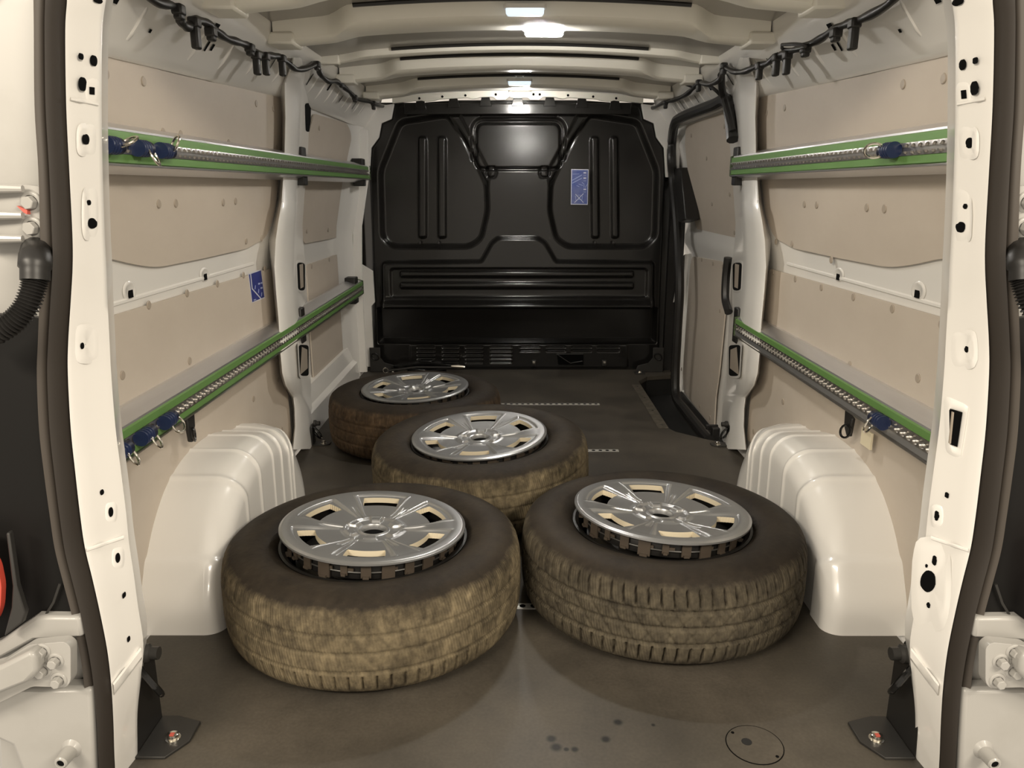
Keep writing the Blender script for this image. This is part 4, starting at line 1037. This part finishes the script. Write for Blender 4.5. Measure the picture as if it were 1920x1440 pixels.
m = MB(); m.lathe([(.200, .030), (.199, .022), (.192, .020), (.186, .030), (.184, .075), (.165, .080), (.160, .120), (.17, .13), (.17, .150), (.150, .152), (.12, .140), (.09, .152), (.05, .158), (.036, .150), (.034, .120)], n=64)
m.lathe([(.200, .175), (.2035, .180), (.2035, .186), (.198, .187), (.190, .182), (.186, .172), (.184, .13)], n=64)
rim_me = m.mesh('rim', M['steelblk'])
clip_mes = []
for wdt, hh, hook in ((.020, .036, 0), (.026, .042, 1), (.014, .032, 1)):
    m = MB(); m.box((.181, 0, -.004 - hh / 2), (.004, wdt, hh)); m.box((.184, 0, -.002 - hh), (.008, wdt * .6, .005))
    if hook: m.box((.1795, .012, -.024), (.003, .014, .006))
    clip_mes.append(m.mesh('retaining_clip', M['clip'], False))
m = MB(); m.torus((0, 0, -.030), .179, .0022, (0, 0, 1), 64, 6); wire_me = m.mesh('spring_ring', M['grey'])
m = MB(); m.lathe([(.1765, -.045), (.1765, -.012), (.174, -.008)], n=48); back_me = m.mesh('inner_band', M['steelblk'])
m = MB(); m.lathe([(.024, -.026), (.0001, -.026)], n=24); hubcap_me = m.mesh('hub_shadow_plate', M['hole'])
def child(me, name, parent, loc=(0, 0, 0), rot=(0, 0, 0)):
    o = bpy.data.objects.new(name, me); col.objects.link(o); o.parent = parent; o.location = loc; o.rotation_euler = rot; return o
tA, tB, tC = tyre_mesh('A', M['tyreA']), tyre_mesh('B', M['tyreB']), tyre_mesh('A', M['tyreC'])
def wheel(x, y, tyre, rz, tilt, ctilt, clift, label):
    root = empty('wheel', (x, y, 0)); tag(root, label, 'wheel', 'van wheels lying on the floor')
    tx, ty = R(tilt[0]), R(tilt[1])
    up = .30 * (abs(math.sin(tx)) + abs(math.sin(ty))) * .9
    root.location.z = up; root.rotation_euler = (tx, ty, 0)
    child(tyre, 'tyre', root, rot=(0, 0, rz * 1.7)); child(rim_me, 'rim', root)
    cv = child(cov_me, 'wheel_cover', root, (0, 0, .205 + clift), (R(ctilt[0]), R(ctilt[1]), rz))
    
    for k in range(26): child(clip_mes[k % 3], 'retaining_clip', cv, rot=(0, 0, 2 * math.pi * k / 26))
    child(wire_me, 'spring_ring', cv); child(back_me, 'inner_band', cv); child(hubcap_me, 'hub_cavity', cv)
    return root
W0 = -math.pi / 2 + R(30)      # turns one window towards the camera
wheel(-.327, 1.558, tA, W0 + R(3), (0, 0), (-3.2, 0), .014, 'muddy wheel lying flat nearest the camera, on the left beside the left wheel arch')
wheel(.320, 1.645, tB, W0 + R(4), (0, 0), (-4.2, 0), .014, 'grey scuffed wheel lying flat on the right beside the right wheel arch')
wheel(-.115, 2.185, tA, W0 - R(3), (2.5, -2), (1, 0), .0, 'wheel lying slightly tilted in the middle, behind the two nearest wheels')
wheel(-.39, 2.80, tC, W0 + R(12), (0, 0), (2.5, 0), .004, 'farthest wheel, brown with dust, beside the left sill before the bulkhead')

# ================================================================== LASHING BRACKETS
def lashing(name, s, c, label, group, hgt=.19, dep=.075, red=True, scale=1., ring_z=.14):
    root = empty(name, c); tag(root, label, 'bracket', group)
    S = lambda *v: tuple(q * scale for q in v)
    m = MB(); q = [(-dep, -.004), (dep * .3, -.004), (dep * .45, .03), (dep * .30, hgt * .8), (-dep * .1, hgt), (-dep * .75, hgt * .72), (-dep, hgt * .60)]
    q = [(-dep * .5, 0), (dep * .5, 0), (dep * .5, hgt * .70), (dep * .25, hgt), (-dep * .35, hgt), (-dep * .5, hgt * .85)]
    m.prism([(0, a * scale, b * scale) for a, b in q], [(s * .005, a * scale, b * scale) for a, b in q]); pl = m.build('upright_plate', M['black'], root, bevel=.0015)
    m = MB(); q = [(0, -dep * .55), (-s * .05, -dep * .55), (-s * .075, -dep * .15), (-s * .075, dep * .35), (-s * .03, dep * .5), (0, dep * .5)]
    m.prism([(a * scale, b * scale, .005) for a, b in q], [(a * scale, b * scale, .0) for a, b in q]); m.build('foot_plate', M['grey'], root, bevel=.001)
    m = MB(); m.lathe([(.013 * scale, .005), (.013 * scale, .007), (.0095 * scale, .0075), (.0095 * scale, .014), (.006 * scale, .016), (.0001, .016)], n=14, c=(-s * .045 * scale, -.01 * scale, 0)); bt = m.build('bolt', M['chrome'], root)
    if red: m = MB(); m.box((-s * .046 * scale, -.014 * scale, .0165), (.007, .007, .002)); m.build('paint_mark', M['redmark'], bt)
    m = MB(); m.torus((-s * .016 * scale, -.008 * scale, ring_z * scale - .02 * scale), .026 * scale, .0055 * scale, (-s * .55, .55, .35), 26, 8, 1.25); m.build('lashing_ring', M['gloss'], root)
    m = MB(); m.lathe([(.016 * scale, 0), (.016 * scale, -s * .010 * scale), (.011 * scale, -s * .014 * scale), (.011 * scale, -s * .028 * scale), (.0001, -s * .028 * scale)], axis='x', n=12, c=(0, .012 * scale, (ring_z + .018) * scale)); m.build('pivot_bolt', M['grey'], root)
    return root
GB = 'lashing brackets on the cargo floor'
lashing('lashing_bracket', -1, (-.656, 1.150, 0), 'black lashing bracket with ring at the foot of the left rear pillar', GB, hgt=.175, dep=.10)
lashing('lashing_bracket', 1, (.652, 1.150, 0), 'black lashing bracket with ring at the foot of the right rear pillar', GB, hgt=.175, dep=.10)
lashing('lashing_bracket', -1, (-.765, 2.735, 0), 'small black lashing bracket at the foot of the left middle pillar, beside the farthest wheel', GB, .10, .05, False, .8, .08)
lashing('lashing_bracket', 1, (.775, 2.725, 0), 'small black lashing bracket at the foot of the right middle pillar, by the sliding door', GB, .10, .05, False, .8, .08)
def front_bracket(s, label):
    yb = 3.895
    c = ony(705 if s < 0 else 1232, 692, yb); root = empty('lashing_bracket', (c.x, yb, 0)); tag(root, label, 'bracket', GB)
    q = [(s * .03, 0), (s * .03, .13), (-s * .025, .13), (-s * .025, .075), (-s * .045, .05), (-s * .10, .035), (-s * .115, .0)]
    m = MB(); m.prism([(a, 0, b) for a, b in q], [(a, .006, b) for a, b in q]); m.build('plate', M['grey'], root, bevel=.002)
    m = MB(); m.torus((0, -.010, .085), .017, .0035, (.2, 1, .25), 22, 7, 1.2); m.build('lashing_ring', M['steelblk'], root)
    m = MB(); m.box((-s * .095, -.025, .003), (.05, .05, .006)); m.build('foot_plate', M['grey'], root, bevel=.001)
    m = MB(); m.lathe([(.010, .006), (.007, .014), (.0001, .015)], n=10, c=(-s * .095, -.03, 0)); m.build('bolt', M['chrome'], root)
front_bracket(-1, 'grey lashing plate with ring at the left foot of the bulkhead, behind the farthest wheel')
front_bracket(1, 'grey lashing plate with ring at the right foot of the bulkhead, beside the step')

# ================================================================== JACK by the bulkhead
c = onz(790, 688, 0); yj = 3.86
jack = empty('scissor_jack', (ony(800, 690, yj).x, yj, 0)); tag(jack, 'black folded car jack lying at the bulkhead behind the farthest wheel', 'jack')
m = MB(); m.box((0, 0, .010), (.20, .07, .018)); m.build('base', M['gloss'], jack, bevel=.004)
for sx_, zz in ((-1, .030), (1, .030), (-1, .052), (1, .052)):
    m = MB(); m.box((sx_ * .085, 0, zz), (.17, .045, .012), Matrix.Rotation(sx_ * (R(8) if zz > .04 else -R(8)), 3, 'Y')); m.build('arm', M['gloss'], jack, bevel=.002)
m = MB(); m.box((0, 0, .068), (.06, .045, .012)); m.build('saddle', M['gloss'], jack, bevel=.003)
m = MB(); m.tube([(-.20, -.03, .022), (-.05, -.03, .042), (.20, -.03, .040)], .005, 8); m.build('screw_rod', M['grey'], jack)
m = MB(); m.tube([(.13, -.034, .048), (.165, -.034, .047), (.20, -.034, .044)], [.008, .010, .006], 10); m.build('swivel_end', M['chrome'], jack)
m = MB(); m.torus((-.205, -.03, .024), .013, .004, (0, 1, 0), 18, 6); m.build('rod_eye', M['chrome'], jack)
m = MB(); m.box((-.10, -.045, .012), (.018, .004, .022)); m.build('paper_label', M['cream'], jack)

# ================================================================== WIRING HARNESS
def harness(s, pix, clips, label, extra=()):
    def hp(u, v, lift=.0): return onx(u, v, s * (.655 - lift))
    P = [hp(u, v) for u, v in pix]; c = P[0].copy()
    root = empty('wiring_harness', c); tag(root, label, 'cable', 'wiring harnesses under the roof edges')
    path = [p - c for p in catmull(P, 6)]
    m = MB(); m.tube(path, [.0085 + .0012 * math.sin(i * .9) for i in range(len(path))], 9); m.build('cable', M['black'], root, angle=80)
    for (u, v, l) in clips:
        p = hp(u, v, .004) - c; m = MB(); m.box(p + Vector((0, 0, -l * .4)), (.016, .022, l)); m.box(p, (.021, .026, .020)); m.build('cable_clip', M['black'], root, bevel=.004)
    for ex in extra:
        m = MB(); m.tube([q - c for q in catmull(ex[0], 6)], ex[1], 8); m.build('branch_cable', M['black'], root)
    return root
harness(-1, [(255, -30), (290, 2), (322, 10), (334, 25), (340, 42), (352, 50), (364, 38), (385, 42), (405, 58), (425, 72), (450, 80), (468, 88), (482, 100), (505, 104), (522, 106), (540, 118), (556, 130), (580, 126), (594, 120), (600, 138), (615, 152), (630, 152), (640, 160), (655, 172), (668, 185), (690, 190), (712, 198), (735, 200)],
        [(334, 18, .02), (364, 42, .055), (395, 60, .02), (468, 90, .02), (480, 104, .05), (497, 106, .05), (528, 110, .05), (594, 121, .02), (640, 150, .03), (665, 183, .02), (700, 194, .03)],
        'black wiring harness clipped along the left roof edge')
harness(1, [(1700, -28), (1660, 12), (1610, 38), (1585, 46), (1560, 58), (1535, 75), (1505, 88), (1480, 97), (1455, 106), (1440, 118), (1420, 124), (1395, 134), (1375, 134), (1356, 126), (1350, 148), (1330, 158), (1312, 155), (1300, 165), (1285, 178), (1262, 188), (1246, 192), (1225, 202), (1205, 205)],
        [(1602, 44, .055), (1567, 62, .02), (1510, 92, .02), (1476, 104, .05), (1456, 108, .05), (1424, 124, .04), (1357, 124, .03), (1310, 155, .035), (1248, 192, .03)],
        'black wiring harness along the right roof edge with a branch down the middle pillar',
        (([onx(1352, 140, .66), onx(1353, 165, .68), onx(1358, 185, .70), onx(1366, 215, .705), onx(1373, 245, .715)], .012), ([onx(1325, 158, .66), onx(1340, 168, .67), onx(1350, 178, .69), onx(1358, 190, .70)], .006),
         ([onx(1466, 84, .62), onx(1490, 83, .62), onx(1510, 86, .63), onx(1490, 92, .645), onx(1468, 92, .64), onx(1466, 84, .62)], .004), ([onx(1265, 145, .6), onx(1280, 156, .62), onx(1298, 164, .65)], .004)))

# ================================================================== ROOF LAMPS
def roof_lamp(c, wd, lit, label, power=0, bracket=False):
    root = empty('roof_lamp', c); tag(root, label, 'lamp', 'lamps under the van roof')
    q = rounded([(-wd / 2, -.016), (wd / 2, -.016), (wd / 2, .016), (-wd / 2, .016)], .013, 4)
    m = MB(); m.prism([(a, b, .0) for a, b in q], [(a, b, .010) for a, b in q]); m.build('housing', M['white'], root, bevel=.002)
    q2 = [(a * .90, b * .78) for a, b in q]
    secs = [[(a, b, 0) for a, b in q2], [(a * .98, b * .95, -.010) for a, b in q2], [(a * .90, b * .75, -.015) for a, b in q2], [(a * .02, b * .02, -.0155) for a, b in q2]]
    m = MB(); m.loft(secs, True); m.build('lens', M['lens'] if lit else M['lensoff'], root)
    if bracket:
        m = MB(); m.tube([(-.014, .0, .006), (-.014, -.05, .016)], .0015, 6); m.tube([(.014, .0, .006), (.014, -.05, .016)], .0015, 6); m.tube([(-.02, -.05, .016), (.02, -.05, .016)], .0015, 6)
        m.build('wire_bracket', M['chrome'], root)
    if lit:
        l = bpy.data.lights.new('lamp_glow', 'AREA'); l.shape = 'RECTANGLE'; l.size = wd * .85; l.size_y = .022; l.energy = power; l.color = (1, .95, .86)
        o = bpy.data.objects.new('lamp_glow', l); col.objects.link(o); o.parent = root; o.location = (0, 0, -.018)
    return root
def roof_at(u, v, z): return onz(u, v, z)
roof_lamp(roof_at(1020, 57, 1.345), .118, True, 'bright white roof lamp on the nearest full crossmember', 1.6)
roof_lamp(roof_at(984, 17, 1.352), .105, False, 'dim bluish glowing bar at the very top of the picture', 0)
roof_lamp(roof_at(975, 174, 1.338), .105, True, 'bright white roof lamp farthest forward, just above the bulkhead', .5)
roof_lamp(roof_at(974, 153, 1.352), .105, False, 'pale blue glowing bar on a wire bracket between the front crossmembers', 0, True)

# ================================================================== STICKERS
def sticker_left():
    # on the lower left lining
    def at(u, v, lift): 
        z = .6
        for _ in range(20): p = onx(u, v, XLL(z)); z = p.z
        return p + Vector((lift, 0, 0))
    c = at(482, 538, 0); root = empty('sticker', c); tag(root, 'dark blue square sticker with white belt diagram on the lower left lining', 'sticker')
    def patch(name, pix, m_, lift, th=.0004):
        fr = [at(u, v, lift) - c for u, v in pix]; m = MB(); m.prism(fr, [p - Vector((th, 0, 0)) for p in fr]); m.build(name, M[m_], root, False)
    patch('white_border', [(465, 513), (489, 505), (496, 559), (472, 568)], 'stickwhite', .0006)
    patch('blue_field', [(466, 515), (488.5, 507), (495, 557), (472.5, 566.5)], 'stickblue', .001)
    patch('belt_line', [(468.3, 514), (469.6, 513.6), (472.6, 541), (489.5, 560), (487.7, 560.6), (471.2, 542)], 'stickwhite', .0014)
    for i, (u, v, w_, h_) in enumerate(((483, 531, 3.4, 3), (488, 529.5, 2.6, 3), (487.5, 539, 3.6, 3), (474.5, 562, 4.5, 1.6))):
        patch('small_print', [(u, v), (u + w_, v - w_ * .3), (u + w_ + .4, v + h_ - w_ * .3), (u + .4, v + h_)], 'stickpale', .0014)
    for u, v in ((477, 535), (483.5, 542), (489, 548)):
        patch('stroke_mark', [(u + .6, v), (u + 1.4, v - .2), (u + 1, v + 7), (u - .3, v + 8)], 'stickpale', .0014)
sticker_left()
def sticker_bulk():
    yb = 3.998
    c = ony(1087, 351, yb); root = empty('sticker', c); tag(root, 'tall pale blue instruction sticker on the black bulkhead', 'sticker')
    def patch(name, pix, m_, lift):
        fr = [ony(u, v, yb - lift) - c for u, v in pix]; m = MB(); m.prism(fr, [p + Vector((0, .0005, 0)) for p in fr]); m.build(name, M[m_], root, False)
    patch('white_border', [(1071, 317), (1103.5, 317.5), (1102, 384), (1070, 383.5)], 'stickwhite', .0010)
    patch('blue_field', [(1072.3, 318.6), (1102.3, 319), (1100.8, 382.5), (1071.3, 382.2)], 'stickblue2', .0016)
    def bar(u0, v0, u1, v1, w_, name='line_print', m_='stickpale'):
        d = Vector((u1 - u0, v1 - v0)); n = Vector((-d.y, d.x)).normalized() * w_ / 2
        patch(name, [(u0 + n.x, v0 + n.y), (u1 + n.x, v1 + n.y), (u1 - n.x, v1 - n.y), (u0 - n.x, v0 - n.y)], m_, .0022)
    bar(1073, 338, 1091, 328, 1.2); bar(1073, 343.5, 1091, 334, 1.2); bar(1074, 326.5, 1086, 326, .7)
    bar(1085, 345, 1093, 348, .9); bar(1081, 348, 1086, 350, .9); bar(1091, 342, 1095, 345, .9); bar(1095, 345, 1095, 352, .7); bar(1097, 352, 1102, 344, .7)
    for v in (324, 334, 355): bar(1094, v, 1099, v, 2.4, 'arrow_print', 'stickwhite')
    for v in (329, 339, 360): bar(1094, v, 1099, v, .7)
    bar(1079, 364, 1094, 380, 1.1, 'cross_print', 'stickwhite'); bar(1094, 363, 1077, 380, 1.1, 'cross_print', 'stickwhite')
    bar(1079, 367, 1080, 376, .8); bar(1092, 367, 1091, 375, .8); bar(1083, 366, 1089, 366, .7); bar(1083, 374, 1090, 374, .7)
sticker_bulk()

# ================================================================== REAR HINGES, TAIL LAMPS, CONDUITS, BUFFERS
def outp(u, v, yb, s):
    p = ontilt(u, v, yb, KT)
    return Vector((-p.x, p.y, p.z)) if s > 0 else p
def bolt(parent, p, r, name='bolt', m_='white_out', c=Vector()):
    m = MB(); q = p - c
    m.lathe([(r * 1.55, .004), (r * 1.55, .0), (r * 1.35, -.002), (r, -.002)], axis='y', n=20, c=q)
    hexp = [(r * math.cos(R(60 * k + 10)), r * math.sin(R(60 * k + 10))) for k in range(6)]
    m.prism([(q.x + a * .9, q.y - .012, q.z + b * .9) for a, b in hexp], [(q.x + a, q.y - .001, q.z + b) for a, b in hexp])
    return m.build(name, M[m_], parent, bevel=.0012)
WALL = {-1: wall_left, 1: wall_right}
def hinge_upper(s):
    nm = 'left' if s < 0 else 'right'
    c = outp(40, 400, 1.035, s); root = empty('door_hinge', c); root.parent = WALL[s]; root['label'] = 'white upper door hinge with two bolts beside the %s seal' % nm
    pix = rounded([(-60, 350), (35, 345), (92, 352), (93, 452), (40, 452), (-60, 448)], 8, 3)
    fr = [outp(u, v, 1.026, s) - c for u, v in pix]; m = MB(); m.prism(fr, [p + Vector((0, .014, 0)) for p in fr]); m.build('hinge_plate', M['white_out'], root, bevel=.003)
    for v0 in (352, 402, 446):
        a, b = outp(-60, v0, 1.01, s) - c, outp(42, v0 + 2, 1.015, s) - c
        m = MB(); m.tube([a, b], [.009, .005], 10); m.build('hinge_rib', M['white_out'], root)
    for u, v in ((58, 380), (61, 428)): bolt(root, outp(u, v, 1.026, s), .0105, c=c)
    if s < 0:
        q = [outp(u, v, 1.018, s) - c for u, v in ((30, 386), (50, 393), (50, 402), (44, 399))]
        m = MB(); m.prism(q, [p + Vector((0, .008, 0)) for p in q]); m.build('red_wedge', M['redmark'], root, False)
def hinge_lower(s):
    nm = 'left' if s < 0 else 'right'
    c = outp(60, 1250, 1.02, s); root = empty('door_hinge', c); root.parent = WALL[s]; root['label'] = 'white lower door hinge with four bolts beside the %s seal' % nm
    pix = rounded([(-60, 1285), (-60, 1262), (0, 1245), (55, 1210), (120, 1204), (132, 1214), (132, 1278), (124, 1290), (60, 1288), (0, 1318), (-60, 1345)], 6, 3)
    fr = [outp(u, v, .985, s) - c for u, v in pix]; m = MB(); m.prism(fr, [p + Vector((0, .018, 0)) for p in fr]); m.build('hinge_plate', M['white_out'], root, bevel=.004)
    fr = [outp(u, v, .962, s) - c for u, v in ((-60, 1270), (0, 1250), (55, 1222), (66, 1232), (70, 1262), (55, 1278), (0, 1300), (-60, 1330))]
    m = MB(); m.prism(fr, [p + Vector((0, .024, 0)) for p in fr]); m.build('hinge_arm', M['white_out'], root, bevel=.006)
    for u, v in ((79, 1222), (104, 1240), (80, 1258), (110, 1276)): bolt(root, outp(u, v, .985, s), .0085, c=c)
def tail_lamp(s):
    nm = 'left' if s < 0 else 'right'
    c = outp(40, 900, 1.03, s); root = empty('tail_lamp', c); tag(root, 'dark tail lamp recess outside the %s seal below the corrugated conduit' % nm, 'lamp', 'tail lamps')
    pix = rounded([(-90, 585), (30, 592), (84, 598), (92, 700), (98, 880), (116, 1010), (140, 1090), (148, 1157), (66, 1156), (0, 1205), (-90, 1240)], 5, 3)
    fr = [outp(u, v, 1.028, s) - c for u, v in pix]; m = MB(); m.prism(fr, [p + Vector((0, .012, 0)) for p in fr]); m.build('lamp_housing', M['lamp'], root, False)
    pix = rounded([(-90, 1000), (-40, 1005), (-6, 1060), (2, 1100), (0, 1140), (-8, 1165), (-50, 1200), (-90, 1210)], 10, 3)
    fr = [outp(u, v, .985, s) - c for u, v in pix]; m = MB(); m.prism(fr, [p + Vector((0, .012, 0)) for p in fr]); m.build('red_lens', M['red'], root, bevel=.006)
    pix = [(6, 1195), (20, 1140), (22, 1100), (10, 1000), (16, 1000), (30, 1100), (46, 1150), (40, 1170)]
    fr = [outp(u, v, .99, s) - c for u, v in pix]; m = MB(); m.prism(fr, [p + Vector((0, .012, 0)) for p in fr]); m.build('lamp_edge', M['grey'], root, bevel=.003)
    m = MB(); m.tube([outp(u, v, 1.022, s) - c for u, v in ((75, 1170), (100, 1130), (112, 1095))], .002, 6); m.build('lamp_wire', M['grey'], root)
def conduit(s):
    nm = 'left' if s < 0 else 'right'
    c = outp(60, 500, 1.0, s); root = empty('cable_conduit', c); tag(root, 'black corrugated cable conduit leaving the body beside the %s seal' % nm, 'cable', 'door cable conduits')
    path = catmull([outp(u, v, y, s) - c for u, v, y in ((66, 522, .985), (60, 545, .98), (48, 575, .975), (28, 600, .97), (-5, 622, .965), (-60, 650, .96))], 26)
    m = MB(); m.tube(path, [.0150 + .0020 * math.sin(i * 2 * math.pi / 5) for i in range(len(path))], 14); m.build('corrugated_tube', M['black'], root, angle=80)
    path = catmull([outp(u, v, y, s) - c for u, v, y in ((68, 470, 1.03), (66, 482, 1.0), (65, 500, .988), (65, 526, .984))], 5)
    m = MB(); m.tube(path, [.020] * 6 + [.021] * 5 + [.0185] * 5, 14); m.build('grommet', M['black'], root, angle=60)
def buffer(s):
    nm = 'left' if s < 0 else 'right'
    c = outp(137, 1402, 1.02, s); root = empty('door_buffer', c); tag(root, 'small white door buffer peg low on the %s body flange' % nm, 'buffer', 'door buffer pegs')
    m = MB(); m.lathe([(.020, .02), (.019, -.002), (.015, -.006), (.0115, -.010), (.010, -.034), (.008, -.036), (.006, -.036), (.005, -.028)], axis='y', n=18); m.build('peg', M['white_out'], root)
    m = MB(); m.lathe([(.006, -.034), (.0001, -.034)], axis='y', n=12); m.build('peg_hole', M['hole'], root)
    c2 = outp(122, 1176, 1.03, s) - c
    m = MB(); m.lathe([(.011, .01), (.011, -.006), (.009, -.010), (.0001, -.011)], axis='y', n=16, c=c2); m.build('stop_button', M['cream'], root)
for s in (-1, 1):
    hinge_upper(s); hinge_lower(s); tail_lamp(s); conduit(s); buffer(s)
# flange step below the lower hinges
for s, qp in ((-1, qpL), (1, qpR)):
    pix = [(-90, 1330), (0, 1302), (60, 1290), (172, 1292), (182, 1530), (30, 1530), (40, 1450), (20, 1400), (-30, 1378), (-90, 1375)]
    fr = [outp(u, v, 1.015, s) for u, v in pix]; m = MB(); m.prism(fr, [p + Vector((0, .03, 0)) for p in fr]); m.build('lower_flange', M['white_out'], qp, bevel=.008)
    pix = [(-90, 1240), (0, 1203), (66, 1157), (150, 1158), (156, 1195), (66, 1200), (0, 1236), (-90, 1280)]
    fr = [outp(u, v, 1.012, s) for u, v in pix]; m = MB(); m.prism(fr, [p + Vector((0, .03, 0)) for p in fr]); m.build('lamp_shelf', M['white_out'], qp, bevel=.005)
